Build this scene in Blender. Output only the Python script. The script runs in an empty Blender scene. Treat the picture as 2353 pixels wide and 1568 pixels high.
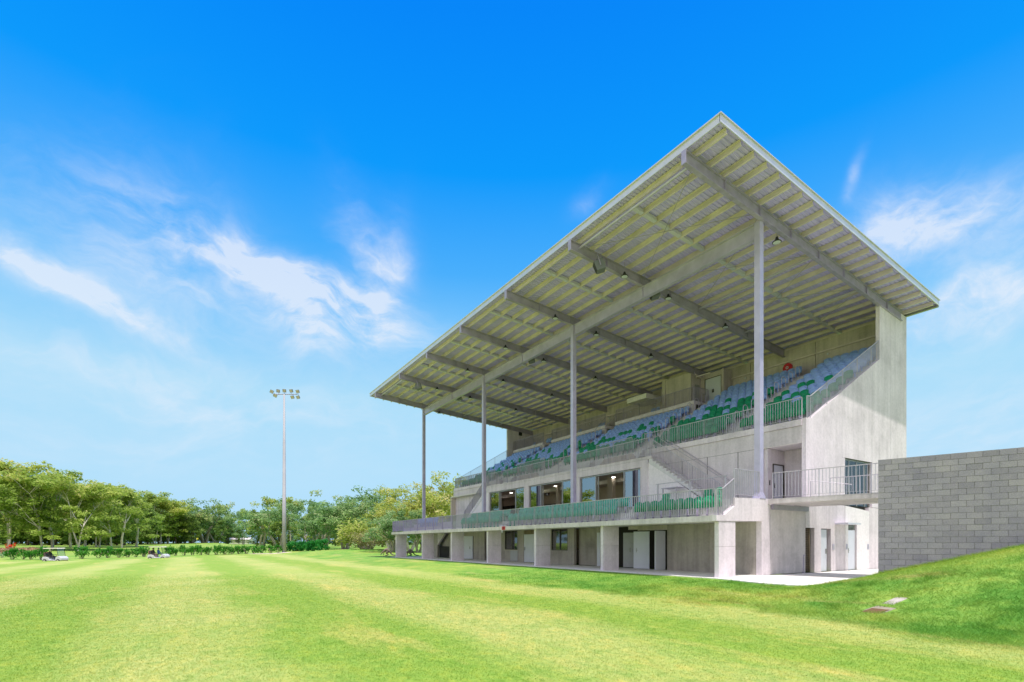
import bpy, math, random
import numpy as np
from mathutils import Vector, Matrix
random.seed(7); rng = np.random.default_rng(7)
R = math.radians
scene = bpy.context.scene
COL = scene.collection

# ------------------------------------------------------------------ camera
CAMH = 1.4
CY, SY = 0.84245, 0.53877            # cos / sin of the camera's heading (looking between +Y and +X)
cam_d = bpy.data.cameras.new('camera'); cam = bpy.data.objects.new('camera', cam_d); COL.objects.link(cam)
cam.location = (0, 0, CAMH); cam.rotation_euler = (R(90), 0, R(-32.6))
cam_d.sensor_width = 36; cam_d.lens = 1183.5/2353*36; cam_d.shift_y = (1248.6-783.9)/2353
cam_d.clip_end = 5000; cam_d.clip_start = 0.1
scene.camera = cam
scene.view_settings.view_transform = 'Standard'; scene.view_settings.look = 'None'; scene.view_settings.exposure = 0

def at(a, d):                         # ground point at bearing tangent a and forward distance d
    return ((CY*a+SY)*d, (CY-SY*a)*d)

# ------------------------------------------------------------------ helpers
class MB:
    def __init__(s): s.v = []; s.f = []
    def box(s, x0, x1, y0, y1, z0, z1):
        n = len(s.v)
        s.v += [(x0,y0,z0),(x1,y0,z0),(x1,y1,z0),(x0,y1,z0),(x0,y0,z1),(x1,y0,z1),(x1,y1,z1),(x0,y1,z1)]
        s.f += [tuple(n+i for i in q) for q in ((3,2,1,0),(4,5,6,7),(0,1,5,4),(1,2,6,5),(2,3,7,6),(3,0,4,7))]
        return s
    def hexa(s, p):                   # eight corners, order as box
        n = len(s.v); s.v += [tuple(q) for q in p]
        s.f += [tuple(n+i for i in q) for q in ((3,2,1,0),(4,5,6,7),(0,1,5,4),(1,2,6,5),(2,3,7,6),(3,0,4,7))]
        return s
    def prism(s, poly, axis, a0, a1):  # poly in the two other axes
        n = len(s.v); m = len(poly)
        for a in (a0, a1):
            for p, q in poly:
                s.v.append({'x':(a,p,q),'y':(p,a,q),'z':(p,q,a)}[axis])
        s.f.append(tuple(n+i for i in reversed(range(m)))); s.f.append(tuple(n+m+i for i in range(m)))
        for i in range(m):
            j = (i+1) % m; s.f.append((n+i, n+j, n+m+j, n+m+i))
        return s
    def tube(s, p0, p1, r0, r1=None, n=8, cap=True):
        r1 = r0 if r1 is None else r1
        p0 = Vector(p0); p1 = Vector(p1); d = (p1-p0)
        if d.length < 1e-6: return s
        d.normalize(); u = d.orthogonal().normalized(); w = d.cross(u); b = len(s.v)
        for p, r in ((p0, r0), (p1, r1)):
            for i in range(n):
                a = 2*math.pi*i/n; s.v.append(tuple(p+u*(r*math.cos(a))+w*(r*math.sin(a))))
        for i in range(n):
            j = (i+1) % n; s.f.append((b+i, b+j, b+n+j, b+n+i))
        if cap:
            s.f.append(tuple(b+i for i in reversed(range(n)))); s.f.append(tuple(b+n+i for i in range(n)))
        return s
    def path(s, pts, r, n=6):
        for a, b in zip(pts, pts[1:]): s.tube(a, b, r, n=n)
        return s
    def bar(s, p0, p1, w, h, up=(0,0,1)):   # rectangular bar centred on the segment
        p0 = Vector(p0); p1 = Vector(p1); d = (p1-p0).normalized(); up = Vector(up)
        side = d.cross(up)
        if side.length < 1e-4: side = Vector((1,0,0)) if abs(d.x) < .9 else Vector((0,1,0))
        side.normalize(); u = side.cross(d).normalized()
        c = []
        for p in (p0, p1):
            c += [p-side*w/2-u*h/2, p+side*w/2-u*h/2, p+side*w/2+u*h/2, p-side*w/2+u*h/2]
        n = len(s.v); s.v += [tuple(q) for q in c]
        s.f += [tuple(n+i for i in q) for q in ((0,1,2,3),(7,6,5,4),(0,4,5,1),(1,5,6,2),(2,6,7,3),(3,7,4,0))]
        return s
    def lathe(s, prof, c, n=16, axis='z'):
        b = len(s.v)
        for r, h in prof:
            for i in range(n):
                a = 2*math.pi*i/n; q = (r*math.cos(a), r*math.sin(a), h)
                if axis == 'x': q = (q[2], q[0], q[1])
                if axis == 'y': q = (q[0], q[2], q[1])
                s.v.append((c[0]+q[0], c[1]+q[1], c[2]+q[2]))
        for k in range(len(prof)-1):
            for i in range(n):
                j = (i+1) % n; s.f.append((b+k*n+i, b+k*n+j, b+(k+1)*n+j, b+(k+1)*n+i))
        s.f.append(tuple(b+i for i in reversed(range(n)))); e = b+(len(prof)-1)*n
        s.f.append(tuple(e+i for i in range(n)))
        return s
    def xf(s, M, i0=0):
        for i in range(i0, len(s.v)): s.v[i] = tuple(M @ Vector(s.v[i]))
        return s
    def build(s, name, mat, parent=None, smooth=False, loc=None, bevel=0):
        me = bpy.data.meshes.new(name); me.from_pydata(s.v, [], s.f); me.update()
        if smooth: me.polygons.foreach_set('use_smooth', [True]*len(me.polygons))
        me.materials.append(mat)
        o = bpy.data.objects.new(name, me); COL.objects.link(o)
        if parent: o.parent = parent
        if loc: o.location = loc
        if bevel:
            b = o.modifiers.new('bevel', 'BEVEL'); b.width = bevel; b.segments = 2; b.limit_method = 'ANGLE'
        return o

def split_build(mb, name, mat, parent, bevel=0):
    # every connected piece becomes an object of its own
    n = len(mb.v); p = list(range(n))
    def fd(a):
        while p[a] != a: p[a] = p[p[a]]; a = p[a]
        return a
    for f in mb.f:
        r = fd(f[0])
        for q in f[1:]: p[fd(q)] = r
    grp = {}
    for f in mb.f: grp.setdefault(fd(f[0]), []).append(f)
    out = []
    for fs in grp.values():
        ids = sorted({i for f in fs for i in f}); mp = {a: k for k, a in enumerate(ids)}
        m2 = MB(); m2.v = [mb.v[i] for i in ids]; m2.f = [tuple(mp[i] for i in f) for f in fs]
        out.append(m2.build(name, mat, parent, bevel=bevel))
    return out
MB.each = lambda s, name, mat, parent: split_build(s, name, mat, parent)
def tag(o, label=None, cat=None, group=None, kind=None):
    if label: o['label'] = label
    if cat: o['category'] = cat
    if group: o['group'] = group
    if kind: o['kind'] = kind
    return o
def thing(name, label, cat, loc=(0,0,0), rz=0, group=None):
    o = bpy.data.objects.new(name, None); COL.objects.link(o); o.location = loc; o.rotation_euler = (0,0,rz)
    o.empty_display_size = .2
    return tag(o, label, cat, group)
def copy_tree(o, parent=None):
    c = o.copy(); COL.objects.link(c)
    if parent: c.parent = parent
    for ch in list(o.children): copy_tree(ch, c)
    return c
def orient(loc, rz=0, rx=0, ry=0):
    return Matrix.Translation(loc) @ Matrix.Rotation(rz,4,'Z') @ Matrix.Rotation(ry,4,'Y') @ Matrix.Rotation(rx,4,'X')
ORD = ['first','second','third','fourth','fifth','sixth','seventh','eighth','ninth','tenth','eleventh','twelfth','thirteenth',
       'fourteenth','fifteenth','sixteenth','seventeenth','eighteenth','nineteenth','twentieth','twenty-first','twenty-second',
       'twenty-third','twenty-fourth','twenty-fifth','twenty-sixth','twenty-seventh','twenty-eighth','twenty-ninth','thirtieth']

# ------------------------------------------------------------------ materials
def newmat(name):
    m = bpy.data.materials.new(name); m.use_nodes = True; nt = m.node_tree
    b = nt.nodes['Principled BSDF']; return m, nt, b
def N(nt, t, **kw):
    n = nt.nodes.new(t)
    for k, v in kw.items():
        if k in n.inputs: n.inputs[k].default_value = v
        else: setattr(n, k, v)
    return n
def ramp(nt, fac, stops, interp='LINEAR'):
    r = nt.nodes.new('ShaderNodeValToRGB'); nt.links.new(fac, r.inputs[0]); e = r.color_ramp.elements
    r.color_ramp.interpolation = interp
    e[0].position, e[0].color = stops[0][0], (*stops[0][1], 1)
    e[1].position, e[1].color = stops[-1][0], (*stops[-1][1], 1)
    for p, c in stops[1:-1]:
        x = e.new(p); x.color = (*c, 1)
    return r.outputs[0]
def math_(nt, op, a, b=None, clamp=False):
    n = nt.nodes.new('ShaderNodeMath'); n.operation = op; n.use_clamp = clamp
    for i, v in enumerate((a, b)):
        if v is None: continue
        if isinstance(v, (int, float)): n.inputs[i].default_value = v
        else: nt.links.new(v, n.inputs[i])
    return n.outputs[0]
def mixc(nt, fac, a, b, mode='MIX'):
    n = nt.nodes.new('ShaderNodeMix'); n.data_type = 'RGBA'; n.blend_type = mode
    if isinstance(fac, (int, float)): n.inputs[0].default_value = fac
    else: nt.links.new(fac, n.inputs[0])
    for i, v in ((6, a), (7, b)):
        if isinstance(v, tuple): n.inputs[i].default_value = (*v, 1) if len(v) == 3 else v
        else: nt.links.new(v, n.inputs[i])
    return n.outputs[2]
def noise(nt, vec, scale, detail=4, rough=.55, stretch=None, dist=0):
    if stretch:
        mp = nt.nodes.new('ShaderNodeMapping'); mp.inputs['Scale'].default_value = stretch
        nt.links.new(vec, mp.inputs[0]); vec = mp.outputs[0]
    n = nt.nodes.new('ShaderNodeTexNoise'); n.inputs['Scale'].default_value = scale
    n.inputs['Detail'].default_value = detail; n.inputs['Roughness'].default_value = rough
    n.inputs['Distortion'].default_value = dist
    nt.links.new(vec, n.inputs['Vector']); return n.outputs[0]
def bump(nt, b, h, strength=.3, dist=.02):
    n = nt.nodes.new('ShaderNodeBump'); n.inputs['Strength'].default_value = strength; n.inputs['Distance'].default_value = dist
    nt.links.new(h, n.inputs['Height']); nt.links.new(n.outputs[0], b.inputs['Normal'])
def pos(nt): return nt.nodes.new('ShaderNodeNewGeometry').outputs['Position']
def objco(nt): return nt.nodes.new('ShaderNodeTexCoord').outputs['Object']

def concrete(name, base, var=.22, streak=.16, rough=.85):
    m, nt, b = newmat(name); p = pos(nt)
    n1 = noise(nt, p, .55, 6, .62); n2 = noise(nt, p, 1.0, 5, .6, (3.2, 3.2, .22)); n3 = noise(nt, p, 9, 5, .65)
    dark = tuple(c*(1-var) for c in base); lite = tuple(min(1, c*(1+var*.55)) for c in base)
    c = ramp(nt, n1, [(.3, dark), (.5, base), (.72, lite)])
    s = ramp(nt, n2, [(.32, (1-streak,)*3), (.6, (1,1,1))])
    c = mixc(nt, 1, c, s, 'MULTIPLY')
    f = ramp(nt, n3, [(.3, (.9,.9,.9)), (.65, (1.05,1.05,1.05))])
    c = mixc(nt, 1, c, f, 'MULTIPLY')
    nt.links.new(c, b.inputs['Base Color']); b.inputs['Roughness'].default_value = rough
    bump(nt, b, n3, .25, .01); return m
def plain(name, c, rough=.5, metal=0, var=.12, scale=6, spec=None, useobj=False):
    m, nt, b = newmat(name); p = objco(nt) if useobj else pos(nt)
    n = noise(nt, p, scale, 5, .6)
    lo = tuple(x*(1-var) for x in c); hi = tuple(min(1, x*(1+var)) for x in c)
    nt.links.new(ramp(nt, n, [(.3, lo), (.7, hi)]), b.inputs['Base Color'])
    nt.links.new(ramp(nt, n, [(.3, (rough*.85,)*3), (.7, (min(1,rough*1.15),)*3)]), b.inputs['Roughness'])
    b.inputs['Metallic'].default_value = metal
    if spec is not None: b.inputs['Specular IOR Level'].default_value = spec
    return m
def randomised(name, cols, rough=.5, scale=5):
    m, nt, b = newmat(name)
    oi = nt.nodes.new('ShaderNodeObjectInfo')
    c = ramp(nt, oi.outputs['Random'], [(i/(len(cols)-1), q) for i, q in enumerate(cols)])
    n = noise(nt, objco(nt), scale, 3); f = ramp(nt, n, [(.3, (.86,.86,.86)), (.7, (1.08,1.08,1.08))])
    nt.links.new(mixc(nt, 1, c, f, 'MULTIPLY'), b.inputs['Base Color']); b.inputs['Roughness'].default_value = rough
    return m
M = {}
M['conc'] = concrete('precast_concrete', (.77,.685,.755), .2, .13)
M['conc_mid'] = concrete('facade_concrete', (.72,.645,.69), .18, .16)
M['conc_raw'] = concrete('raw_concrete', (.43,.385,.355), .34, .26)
M['conc_white'] = concrete('pale_panel', (.84,.78,.81), .06, .05)
M['slab'] = concrete('slab_concrete', (.68,.615,.645), .22, .2)
M['tread'] = concrete('tread_concrete', (.68,.655,.67), .1, .06)
M['warmwall'] = concrete('shade_toned_concrete', (.58,.50,.48), .24, .2)  # darker warm concrete, the riser wall's shade put into its colour
M['pave'] = concrete('paving', (.74,.70,.68), .1, .0)
M['galv'] = plain('galvanised_steel', (.42,.37,.52), .45, .35, .16, 3)
M['galv_lt'] = plain('galvanised_column', (.52,.47,.63), .42, .3, .12, 2)
M['rail'] = plain('galvanised_rail', (.50,.465,.52), .45, .3, .12, 4)
M['purlin'] = plain('galvanised_purlin', (.68,.58,.60), .55, .05, .14, 1.2)
M['steel_dk'] = plain('weathered_rafter', (.40,.355,.46), .5, .3, .2, 1.5)
M['fascia'] = plain('fascia_metal', (.68,.66,.76), .35, .3, .06, 2)
M['white'] = plain('white_paint', (.62,.63,.72), .4, 0, .04, 2)
M['greydoor'] = plain('grey_door_paint', (.42,.42,.44), .45, 0, .08, 3)
M['dark'] = plain('dark_interior', (.025,.022,.02), .8, 0, .3, 2)  # near-black standing in for shade inside openings; room doors share it
M['bronze'] = plain('bronze_frame', (.07,.06,.055), .4, .4, .1, 4)
M['alu'] = plain('aluminium_frame', (.34,.33,.33), .4, .5, .1, 4)
M['black'] = plain('black_plastic', (.02,.02,.022), .45, 0, .2, 8)
M['red'] = plain('red_enamel', (.55,.02,.03), .35, 0, .1, 6)
M['speaker'] = plain('speaker_grey', (.16,.165,.18), .55, 0, .12, 6)
M['brown'] = plain('brown_timber', (.20,.15,.10), .7, 0, .3, 5)
M['cream'] = plain('cream_plaster', (.62,.54,.44), .8, 0, .05, 1)
M['ceil'] = plain('ceiling_board', (.72,.68,.63), .9, 0, .05, 1)
M['green_seat'] = randomised('green_seat_plastic', [(.0,.24,.11),(.002,.31,.145),(.004,.27,.125)], .38)
M['blue_seat'] = randomised('blue_seat_plastic', [(.26,.42,.86),(.34,.50,.95),(.30,.46,.92)], .4)
M['teal_seat'] = randomised('teal_seat_plastic', [(.0,.32,.23),(.004,.40,.29),(.0,.36,.26)], .38)
def lamp_mat():
    m, nt, b = newmat('downlight_glow'); b.inputs['Emission Color'].default_value = (1,.95,.86,1); b.inputs['Emission Strength'].default_value = 9
    return m
M['glow'] = lamp_mat()
def glass_mat():
    m, nt, b = newmat('sliding_glass'); nt.nodes.remove(b)
    out = nt.nodes['Material Output']
    fr = N(nt, 'ShaderNodeFresnel'); fr.inputs[0].default_value = 2.6
    tr = N(nt, 'ShaderNodeBsdfTransparent'); tr.inputs[0].default_value = (.62,.70,.70,1)
    gl = N(nt, 'ShaderNodeBsdfGlossy'); gl.inputs['Roughness'].default_value = .01; gl.inputs[0].default_value = (.9,.96,1,1)
    mx = N(nt, 'ShaderNodeMixShader')
    f = math_(nt, 'MULTIPLY_ADD', fr.outputs[0], 1.15); nt.nodes[-1].inputs[2].default_value = .12; nt.nodes[-1].use_clamp = True
    nt.links.new(f, mx.inputs[0]); nt.links.new(tr.outputs[0], mx.inputs[1]); nt.links.new(gl.outputs[0], mx.inputs[2])
    nt.links.new(mx.outputs[0], out.inputs[0]); return m
M['glass'] = glass_mat()
def thin_glass(name, refl, tint):
    m, nt, b = newmat(name); nt.nodes.remove(b); out = nt.nodes['Material Output']
    tr = N(nt, 'ShaderNodeBsdfTransparent'); tr.inputs[0].default_value = (*tint, 1)
    gl = N(nt, 'ShaderNodeBsdfGlossy'); gl.inputs['Roughness'].default_value = .02
    mx = N(nt, 'ShaderNodeMixShader'); mx.inputs[0].default_value = refl
    nt.links.new(tr.outputs[0], mx.inputs[1]); nt.links.new(gl.outputs[0], mx.inputs[2]); nt.links.new(mx.outputs[0], out.inputs[0]); return m
M['winglass'] = thin_glass('window_glass', .16, (.7,.68,.66)); M['screen'] = thin_glass('clear_screen', .08, (.85,.88,.9))
def sheet_mat():
    m, nt, b = newmat('roof_sheet_foil'); p = pos(nt)
    n = noise(nt, p, 1.0, 6, .75, (.9, 17, .9)); n2 = noise(nt, p, .5, 4, .6)
    c = ramp(nt, n, [(.30, (.43,.375,.74)), (.5, (.56,.485,.94)), (.70, (.72,.62,1.0))])
    c = mixc(nt, 1, c, ramp(nt, n2, [(.3, (.90,.90,.90)), (.7, (1.06,1.06,1.06))]), 'MULTIPLY')
    nt.links.new(c, b.inputs['Base Color']); b.inputs['Metallic'].default_value = .1; b.inputs['Roughness'].default_value = .5
    return m
M['sheet'] = sheet_mat()

def smooth01(x): x = np.clip(x, 0, 1); return x*x*(3-2*x)
# ------------------------------------------------------------------ ground form
YE_X = [-400,-60,-18,-2.7,12.3,20,40,400]; YE_Y = [70,78,82.7,84.8,94.2,98,102,110]
def H(X, Y):
    X = np.asarray(X, float); Y = np.asarray(Y, float)
    t = Y-np.interp(X, YE_X, YE_Y)
    left = smooth01((16-X)/30)
    zf = -.3-.45*left*smooth01((Y-18)/62)
    far = np.interp(t, [0,5,40,64,106,170,400], [0,.06,.22,.55,1.35,2.05,2.3])
    zf = zf+far
    zf = zf-.42*np.exp(-((t-2.2)/1.5)**2)*smooth01((9-X)/8)
    up = smooth01((X-12)/5.6)
    plat = -.03+np.interp(Y, [0,70,120,260,500], [0,0,.2,1.0,1.6])
    z = zf*(1-up)+plat*up
    z = z+.55*np.exp(-(((X-23.5)/9)**2+((Y-77)/9)**2))
    mound = np.clip(.285*(9.3-Y), 0, 3.25)*smooth01((X-12.6)/8.6)
    z = z+mound
    z = z+.035*np.sin(X*.9+1.3)*np.sin(Y*.7+.4)*smooth01((X-11)/3)*smooth01((18-X)/2)
    return z
def Hs(x, y): return float(H(x, y))
def lush_f(X, Y):                       # where the grass is long and deep green rather than mown
    X = np.asarray(X, float); Y = np.asarray(Y, float)
    wob = .5*np.sin(Y*.35+.6)+.35*np.sin(Y*.9+X*.4)+.3*np.sin(Y*2.1)
    toe = np.interp(Y, [0,2.6,5.9,10.6,14.2,28,62,90], [11.2,11.4,12.0,12.2,11.6,12.6,12.4,13])
    a = smooth01((X-toe+wob*.7+.5)/1.3)
    t = Y-np.interp(X, YE_X, YE_Y)
    far = smooth01((t-1)/3)*.75
    return np.clip(np.maximum(a, far), 0, 1)

def grass_mat(name, blades=False):
    m, nt, b = newmat(name); p = pos(nt)
    at_ = N(nt, 'ShaderNodeAttribute'); at_.attribute_name = 'lush'; lush = at_.outputs['Fac']
    sep = N(nt, 'ShaderNodeSeparateXYZ'); nt.links.new(p, sep.inputs[0])
    big = noise(nt, p, .16, 5, .62); mid = noise(nt, p, .75, 5, .65); fine = noise(nt, p, 14, 4, .7); streak = noise(nt, p, .45, 5, .65, (1.6,.35,1))
    # mowing bands that run along the stand
    w = math_(nt, 'ADD', math_(nt, 'MULTIPLY', sep.outputs[0], 2*math.pi/5.6), math_(nt, 'MULTIPLY', math_(nt, 'SUBTRACT', big, .5), 2.4))
    st = math_(nt, 'MULTIPLY_ADD', math_(nt, 'COSINE', w), .42); nt.nodes[-1].inputs[2].default_value = .5
    st = ramp(nt, math_(nt, 'ADD', st, math_(nt, 'MULTIPLY', math_(nt, 'SUBTRACT', streak, .5), .9)), [(.22, (0,0,0)), (.78, (1,1,1))])
    mown = mixc(nt, st, (.235,.35,.06), (.385,.43,.14))
    dry = ramp(nt, big, [(.42, (0,0,0)), (.62, (1,1,1))])
    mown = mixc(nt, math_(nt, 'MULTIPLY', dry, .4), mown, (.215,.36,.05))
    dry2 = ramp(nt, streak, [(.54, (0,0,0)), (.70, (1,1,1))])
    mown = mixc(nt, math_(nt, 'MULTIPLY', dry2, .62), mown, (.48,.44,.14))
    deep = mixc(nt, ramp(nt, mid, [(.38, (0,0,0)), (.62, (1,1,1))]), (.11,.27,.04), (.22,.37,.07))
    deep = mixc(nt, math_(nt, 'MULTIPLY', ramp(nt, big, [(.47, (0,0,0)), (.64, (1,1,1))]), .8), deep, (.35,.41,.09))
    deep = mixc(nt, math_(nt, 'MULTIPLY', ramp(nt, streak, [(.58, (0,0,0)), (.70, (1,1,1))]), .7), deep, (.44,.37,.16))
    c = mixc(nt, lush, mown, deep)
    fleck = noise(nt, p, 5.5, 7, .72, (1.3,.8,1)); fl2 = noise(nt, p, 2.1, 6, .7)
    c = mixc(nt, 1, c, ramp(nt, fleck, [(.33, (.74,.86,.72)), (.5, (1,1,1)), (.66, (1.22,1.08,.98))]), 'MULTIPLY')
    c = mixc(nt, 1, c, ramp(nt, fl2, [(.36, (.86,.94,.82)), (.5, (1,1,1)), (.64, (1.12,1.04,1.0))]), 'MULTIPLY')
    f = ramp(nt, fine, [(.25, (.76,.80,.70)), (.5, (1,1,1)), (.78, (1.18,1.15,1.1))])
    c = mixc(nt, .75, c, f, 'MULTIPLY')
    if blades:
        a2 = N(nt, 'ShaderNodeAttribute'); a2.attribute_name = 'tone'
        c = mixc(nt, 1, c, ramp(nt, a2.outputs['Fac'], [(0, (.90,.94,.84)), (.5, (1.1,1.1,1.05)), (1, (1.32,1.22,1.08))]), 'MULTIPLY')
    nt.links.new(c, b.inputs['Base Color']); b.inputs['Roughness'].default_value = .8
    b.inputs['Specular IOR Level'].default_value = .15
    if blades:
        out = nt.nodes['Material Output']; tl = N(nt, 'ShaderNodeBsdfTranslucent'); nt.links.new(c, tl.inputs[0])
        mx = N(nt, 'ShaderNodeMixShader'); mx.inputs[0].default_value = .45
        nt.links.new(b.outputs[0], mx.inputs[1]); nt.links.new(tl.outputs[0], mx.inputs[2]); nt.links.new(mx.outputs[0], out.inputs[0])
    else: bump(nt, b, math_(nt, 'ADD', fine, mid), .5, .03)
    return m
M['grass'] = grass_mat('lawn_grass'); M['blades'] = grass_mat('lawn_blades', True)
def axis(spans):
    out = []
    for a, b, st in spans: out += list(np.arange(a, b, st))
    return np.array(out+[spans[-1][1]])
gx = axis([(-900,-200,50),(-200,-40,8),(-40,-8,2),(-8,9,.8),(9,24,.3),(24,44,2),(44,200,13),(200,1400,80)])
gy = axis([(-80,-6,6),(-6,0,.8),(0,18,.35),(18,70,1.2),(70,105,.8),(105,300,5),(300,1800,60)])
GX, GY = np.meshgrid(gx, gy); GZ = H(GX, GY)
# the building and its paving stand in a slight recess so that no grass pokes through them
inb = ((GX > 18.2)&(GX < 36)&(GY > 9.2)&(GY < 51.6))
GZ = np.where(inb, -.12, GZ)
me = bpy.data.meshes.new('ground'); nx, ny = len(gx), len(gy)
idx = np.arange(nx*ny).reshape(ny, nx)
quads = np.stack([idx[:-1,:-1], idx[:-1,1:], idx[1:,1:], idx[1:,:-1]], -1).reshape(-1, 4)
me.from_pydata(np.stack([GX, GY, GZ], -1).reshape(-1, 3).tolist(), [], quads.tolist())
me.attributes.new('lush', 'FLOAT', 'POINT').data.foreach_set('value', lush_f(GX, GY).reshape(-1).astype(np.float32))
me.polygons.foreach_set('use_smooth', [True]*len(me.polygons)); me.materials.append(M['grass'])
ground = bpy.data.objects.new('ground', me); COL.objects.link(ground); tag(ground, 'broad mown playing field rising to a green bank beside the stand', kind='structure')

def grass_blades(name, n, dmin, dmax, amin, amax, label):
    u = rng.random(n); d = np.sqrt(dmin**2+u*(dmax**2-dmin**2)); d = dmin+(d-dmin)*rng.random(n)**.75; a = amin+(amax-amin)*rng.random(n)
    X = (CY*a+SY)*d; Y = (CY-SY*a)*d
    k = 26000; tt = rng.random(k); e = np.abs(rng.normal(size=k))*.16          # ragged longer tufts at the foot of the wall and along the paving
    Xw = 21.2+tt*1.15-.12-e; Yw = 8.5-tt*4.1
    Xp = 17.68-e*.8+.03*np.sin(tt*90); Yp = 10.4+tt*30
    Xc = 1.2*rng.normal(size=9000)*.5; kk = rng.integers(0, 130, 9000); cx = 11.6+6*rng.random(130); cy = 1.5+12*rng.random(130)
    Xc = cx[kk]+.13*rng.normal(size=9000); Yc = cy[kk]+.13*rng.normal(size=9000)
    X = np.concatenate([X, Xw, Xp, Xc]); Y = np.concatenate([Y, Yw, Yp, Yc]); n0 = n; n = len(X)
    tall = np.ones(n); tall[n0:] = 2.3; d = SY*X+CY*Y
    wallx = 21.1+(8.56-Y)*.277
    ok = ~((X > 17.3)&(Y > 8.75)) & ~((X > 17.15)&(Y > 8.7)&(Y < 10.5)) & ~((X > 17.7)&(Y > 10)) & (X < wallx-.1) & (((X-14.81)/.15)**2+((Y-5.61)/.31)**2 > 1) & (((X-13.97)/.24)**2+((Y-5.62)/.42)**2 > 1)
    X, Y, tall = X[ok], Y[ok], tall[ok]; n = len(X); Z = H(X, Y); L = lush_f(X, Y)
    h = (.010+.018*rng.random(n))*(1+1.5*L)*tall; w = (.0016+.00030*d[ok])*(.7+.6*rng.random(n))
    th = rng.random(n)*2*math.pi; ph = rng.random(n)*2*math.pi; lean = h*(.9+1.3*rng.random(n))
    bx, by = np.cos(th)*w, np.sin(th)*w
    V = np.empty((n, 3, 3)); V[:,0] = np.stack([X-bx, Y-by, Z-.008], -1); V[:,1] = np.stack([X+bx, Y+by, Z-.008], -1)
    V[:,2] = np.stack([X+np.cos(ph)*lean, Y+np.sin(ph)*lean, Z+h], -1)
    me = bpy.data.meshes.new(name); me.vertices.add(3*n); me.loops.add(3*n); me.polygons.add(n)
    me.vertices.foreach_set('co', V.reshape(-1).astype(np.float32))
    me.loops.foreach_set('vertex_index', np.arange(3*n, dtype=np.int32)); me.polygons.foreach_set('loop_start', np.arange(0, 3*n, 3, dtype=np.int32))
    me.update(calc_edges=True)
    me.attributes.new('lush', 'FLOAT', 'POINT').data.foreach_set('value', np.repeat(L, 3).astype(np.float32))
    me.attributes.new('tone', 'FLOAT', 'POINT').data.foreach_set('value', np.repeat(rng.random(n), 3).astype(np.float32))
    me.materials.append(M['blades']); o = bpy.data.objects.new(name, me); COL.objects.link(o)
    tag(o, label, 'grass', kind='stuff')
grass_blades('grass', 620000, 4.2, 30, -1.12, 1.12, 'short mown grass blades of the playing field and bank')

# ------------------------------------------------------------------ paving
pv = MB().prism([(17.95,51.4),(17.95,12.9),(17.2,10.5),(17.2,8.75),(19.5,8.6),(36,8.6),(36,13.0),(21.3,13.0),(21.3,51.4)], 'z', -.2, 0.0)
tag(pv.build('pavement', M['pave']), 'pale concrete apron and covered walk in front of the stand', kind='structure')

# ------------------------------------------------------------------ the grandstand
G = [13.05, 19.95, 25.95, 31.85, 37.7, 43.7, 50.5]
YN, YF = 13.05, 50.55
XF0, XT, XG = 21.25, 24.88, 24.0       # ground floor wall, upper tier front, glazed room front
ZL, ZS0, ZS1 = 3.35, 2.29, 2.53
S = thing('grandstand', 'concrete sports grandstand with sloping metal roof, green and blue seats and glazed clubroom', 'grandstand', (0,0,0))

def sl(x): return 7.38+.585*(x-25.29)      # coping line of the end walls
def rt(x): return 16.416-.0846*(x-16.15)   # top of the rafters
def panels(mb, poly_list, axis, a0, a1): 
    for p in poly_list: mb.prism(p, axis, a0, a1)
g = .019
# near end wall, upper storey: precast panels with open joints
w = MB()
def rect(x0, x1, z0, z1): return [(x0+g,z0+g),(x1-g,z0+g),(x1-g,z1-g),(x0+g,z1-g)]
panels(w, [[(24.88,ZL),(28.62,ZL),(28.62,5.78),(28.30,5.78),(28.30,sl(28.3)-g),(25.29,sl(25.29)),(24.88,7.36)],
           [(28.315,5.79),(31.585,5.79),(31.585,sl(31.585)),(28.315,sl(28.315))],
           [(31.6,ZL),(33.81,ZL),(33.81,rt(33.81)-.03),(32.5,rt(32.5)-.03),(32.5,sl(32.5)),(31.6,sl(31.6))],
           [(33.825,ZL),(35.95,ZL),(35.95,rt(35.95)-.03),(33.825,rt(33.825)-.03)]], 'y', YN, YN+.2)
w.each('end_wall', M['conc'], S)
w = MB()
panels(w, [rect(21.9,24.80,0,3.12), [(24.815,0),(24.815,3.33),(28.6,3.33),(28.6,0),(27.2,0),(27.2,2.12),(26.26,2.12),(26.26,0),(25.64,0),(25.64,2.14),(24.83,2.14),(24.83,0)]], 'y', YN, YN+.2)
w.box(31.24,35.95,YN,YN+.2,0,3.33)
w.each('end_wall', M['conc_mid'], S)
w = MB(); panels(w, [[(28.62,0),(28.92,0),(28.92,2.40),(29.86,2.40),(29.86,0),(31.22,0),(31.22,3.13),(28.62,3.33)]], 'y', YN-.012, YN+.2)
w.build('end_wall', M['conc_white'], S)
w = MB().box(28.6,31.3,YN+.21,YN+.3,0,3.34).box(24.8,28.6,YN+.6,YN+.7,0,3.3); w.each('recess_back', M['dark'], S)  # dark backing, shade of the door recesses painted on
for x, z0, z1 in ((28.308,5.8,sl(28.3)-.05),(31.592,5.8,sl(31.59)-.05),(33.818,ZL,rt(33.8)-.1)): MB().box(x-.024,x+.024,YN+.008,YN+.19,z0,z1).build('panel_joint', M['bronze'], S)
MB().box(28.3,31.6,YN+.004,YN+.19,5.774,5.787).build('panel_joint', M['bronze'], S)
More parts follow.
